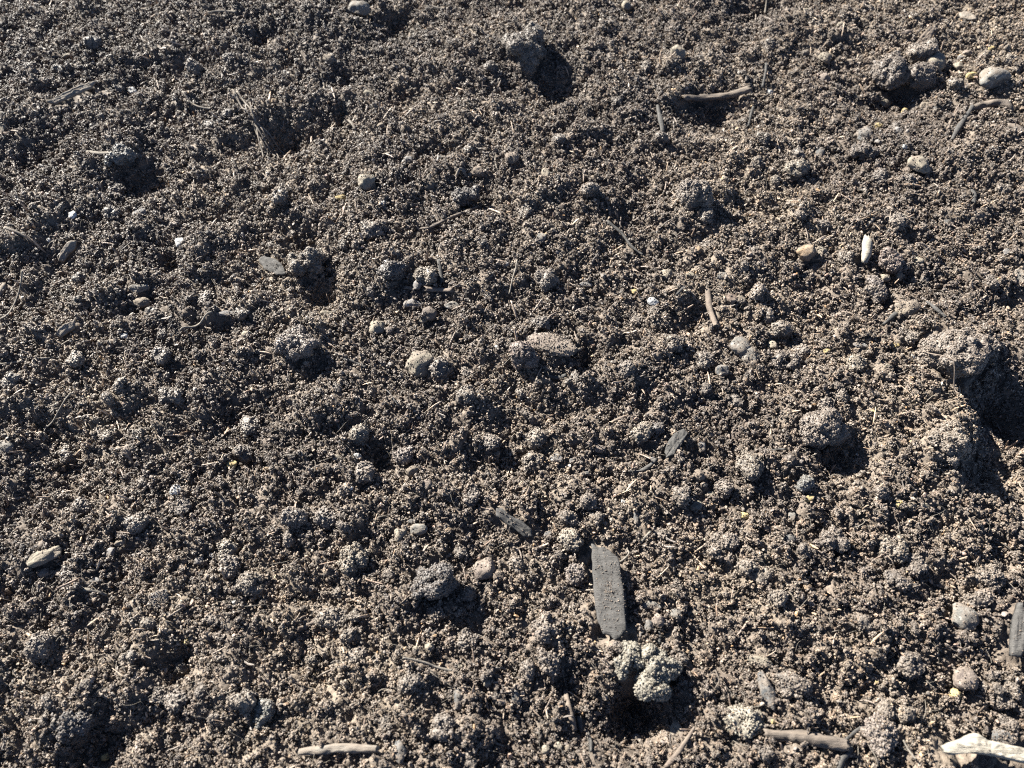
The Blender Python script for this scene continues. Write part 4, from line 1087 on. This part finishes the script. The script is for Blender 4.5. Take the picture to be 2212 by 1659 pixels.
# raster of footprints
GX0, GX1, GY0, GY1, CELL = -0.75, 0.75, -0.2, 0.85, 0.0008
mask = np.zeros((int((GY1 - GY0) / CELL) + 1, int((GX1 - GX0) / CELL) + 1), bool)
for f in FOOT:
    if f[0] == 'e':
        _, cx, cy, a, b, rt = f; rr = max(a, b)
        x0, x1, y0, y1 = cx - rr, cx + rr, cy - rr, cy + rr
    else:
        _, ax_, ay_, bx_, by_, rr = f
        x0, x1, y0, y1 = min(ax_, bx_) - rr, max(ax_, bx_) + rr, min(ay_, by_) - rr, max(ay_, by_) + rr
    i0, i1 = max(0, int((x0 - GX0) / CELL)), min(mask.shape[1], int((x1 - GX0) / CELL) + 2)
    j0, j1 = max(0, int((y0 - GY0) / CELL)), min(mask.shape[0], int((y1 - GY0) / CELL) + 2)
    if i1 <= i0 or j1 <= j0: continue
    gx = GX0 + (np.arange(i0, i1) + .5) * CELL; gy = GY0 + (np.arange(j0, j1) + .5) * CELL
    gx, gy = np.meshgrid(gx, gy)
    if f[0] == 'e':
        dx, dy = gx - cx, gy - cy
        u = dx * math.cos(rt) + dy * math.sin(rt); v = -dx * math.sin(rt) + dy * math.cos(rt)
        m = (u / a) ** 2 + (v / b) ** 2 < 1
    else:
        ex, ey = bx_ - ax_, by_ - ay_; l2 = ex * ex + ey * ey + 1e-12
        t = np.clip(((gx - ax_) * ex + (gy - ay_) * ey) / l2, 0, 1)
        m = np.hypot(gx - ax_ - t * ex, gy - ay_ - t * ey) < rr
    mask[j0:j1, i0:i1] |= m
def free(x, y):
    i = np.clip(((x - GX0) / CELL).astype(int), 0, mask.shape[1] - 1); j = np.clip(((y - GY0) / CELL).astype(int), 0, mask.shape[0] - 1)
    return ~mask[j, i]

def scatter(n):
    y = rng.uniform(-0.10, 0.68, n); half = 0.33 + 0.30 * np.clip(y, 0, 1)
    x = rng.uniform(-1, 1, n) * 0.54
    k = np.abs(x) < half + 0.02
    x, y = x[k], y[k]
    k = free(x, y)
    return x[k], y[k]

def instancer(name, pts, rot, scl, idx, label_kind='stuff'):
    me = bpy.data.meshes.new(name)
    me.vertices.add(len(pts)); me.vertices.foreach_set("co", np.asarray(pts, np.float32).ravel())
    for nm, tp, arr, key in (("rot", 'FLOAT_VECTOR', rot, "vector"), ("scl", 'FLOAT', scl, "value"), ("idx", 'INT', idx, "value")):
        a = me.attributes.new(nm, tp, 'POINT')
        a.data.foreach_set(key, np.asarray(arr, np.int32 if tp == 'INT' else np.float32).ravel())
    o = obj(name, me)
    ng = bpy.data.node_groups.new(name, 'GeometryNodeTree')
    ng.interface.new_socket("Geometry", in_out='INPUT', socket_type='NodeSocketGeometry')
    ng.interface.new_socket("Geometry", in_out='OUTPUT', socket_type='NodeSocketGeometry')
    nd, ln = ng.nodes, ng.links
    gi = nd.new("NodeGroupInput"); go = nd.new("NodeGroupOutput")
    ci = nd.new("GeometryNodeCollectionInfo"); ci.inputs["Collection"].default_value = lib
    ci.inputs["Separate Children"].default_value = True; ci.inputs["Reset Children"].default_value = True
    ip = nd.new("GeometryNodeInstanceOnPoints"); ip.inputs["Pick Instance"].default_value = True
    def attr(nm, tp):
        a = nd.new("GeometryNodeInputNamedAttribute"); a.data_type = tp; a.inputs[0].default_value = nm
        return next(s for s in a.outputs if s.enabled and s.name == "Attribute")
    mp = nd.new("GeometryNodeMeshToPoints")
    ln.new(gi.outputs[0], mp.inputs[0]); ln.new(mp.outputs[0], ip.inputs["Points"])
    ln.new(ci.outputs[0], ip.inputs["Instance"])
    ln.new(attr("idx", 'INT'), ip.inputs["Instance Index"])
    er = nd.new("FunctionNodeEulerToRotation"); ln.new(attr("rot", 'FLOAT_VECTOR'), er.inputs[0])
    ln.new(er.outputs[0], ip.inputs["Rotation"])
    ln.new(attr("scl", 'FLOAT'), ip.inputs["Scale"])
    ln.new(ip.outputs[0], go.inputs[0])
    md = o.modifiers.new("crumbs", 'NODES'); md.node_group = ng
    tag(o, None, None, None, label_kind)
    return o

def rots(n, full=True):
    a = rng.uniform(0, 2 * math.pi, (n, 3)); a[:, :2] = rng.uniform(-.7, .7, (n, 2)) if not full else a[:, :2]
    return a
# aggregates
x, y = scatter(230000)
n = len(x)
s = 0.42 + 0.75 * rng.random(n) ** 3.0
z = H(x, y) + rng.uniform(-.0020, .0013, n)
soil_crumbs = instancer('soil_crumbs', np.column_stack([x, y, z]), rots(n), s, rng.integers(0, 14, n))
# loose grains
x, y = scatter(150000)
n = len(x)
s = rng.uniform(.45, 1.25, n)
z = H(x, y) + rng.uniform(-.0008, .0026, n)
P = np.column_stack([x, y, z]); idx = rng.integers(14, 20, n)
D = np.array(DUST).reshape(-1, 4)
gx_, gy_ = scatter(16000); gn = len(gx_)
P = np.vstack([P, np.column_stack([gx_, gy_, H(gx_, gy_) + rng.uniform(.0003, .0022, gn)])])
s = np.concatenate([s, .35 + .9 * rng.random(gn) ** 2.5]); idx = np.concatenate([idx, rng.integers(20, 28, gn)])
gx_, gy_ = scatter(11000); gn = len(gx_)
P = np.vstack([P, np.column_stack([gx_, gy_, H(gx_, gy_) + rng.uniform(.0008, .0026, gn)])])
s = np.concatenate([s, .35 + 1.1 * rng.random(gn) ** 2.2]); idx = np.concatenate([idx, rng.integers(28, 32, gn)])
P = np.vstack([P, D[:, :3]]); s = np.concatenate([s, D[:, 3]]); idx = np.concatenate([idx, rng.integers(14, 20, len(D))])
# hair-fine rootlets all over the bed
fv, ff = [], []
fr = np.random.default_rng(31)
for k in range(950):
    X, Y = fr.uniform(0, 2212), fr.uniform(0, 1659)
    x, y = at(X, Y)
    L = fr.uniform(.003, .012); a = fr.uniform(0, 6.28); cv = fr.normal() * 90
    m = 9; t = np.linspace(0, 1, m); an = a + cv * t * L
    px = x + np.cumsum(np.cos(an)) * L / m; py = y + np.cumsum(np.sin(an)) * L / m
    pz = H(px, py); pz = pz * .3 + np.linspace(pz[0], pz[-1], m) * .7 + .0018 + np.sin(t * math.pi) * fr.uniform(0, .0025)
    rr = fr.uniform(.00007, .00021); b = len(fv)
    for i in range(m):
        for q in range(3):
            fv.append((px[i] + rr * math.cos(q * 2.1) * math.sin(an[i]), py[i] - rr * math.cos(q * 2.1) * math.cos(an[i]), pz[i] + rr * math.sin(q * 2.1)))
    for i in range(m - 1):
        for q in range(3): ff.append((b + i * 3 + q, b + i * 3 + (q + 1) % 3, b + i * 3 + 3 + (q + 1) % 3, b + i * 3 + 3 + q))
tag(obj('fine_root_fibres', mesh_np('fine_root_fibres', np.array(fv), np.array(ff), M['wstraw'])), None, None, None, 'stuff')
instancer('soil_grains', P, rots(len(P)), s, idx)
print("dust", len(D), "foot", len(FOOT))
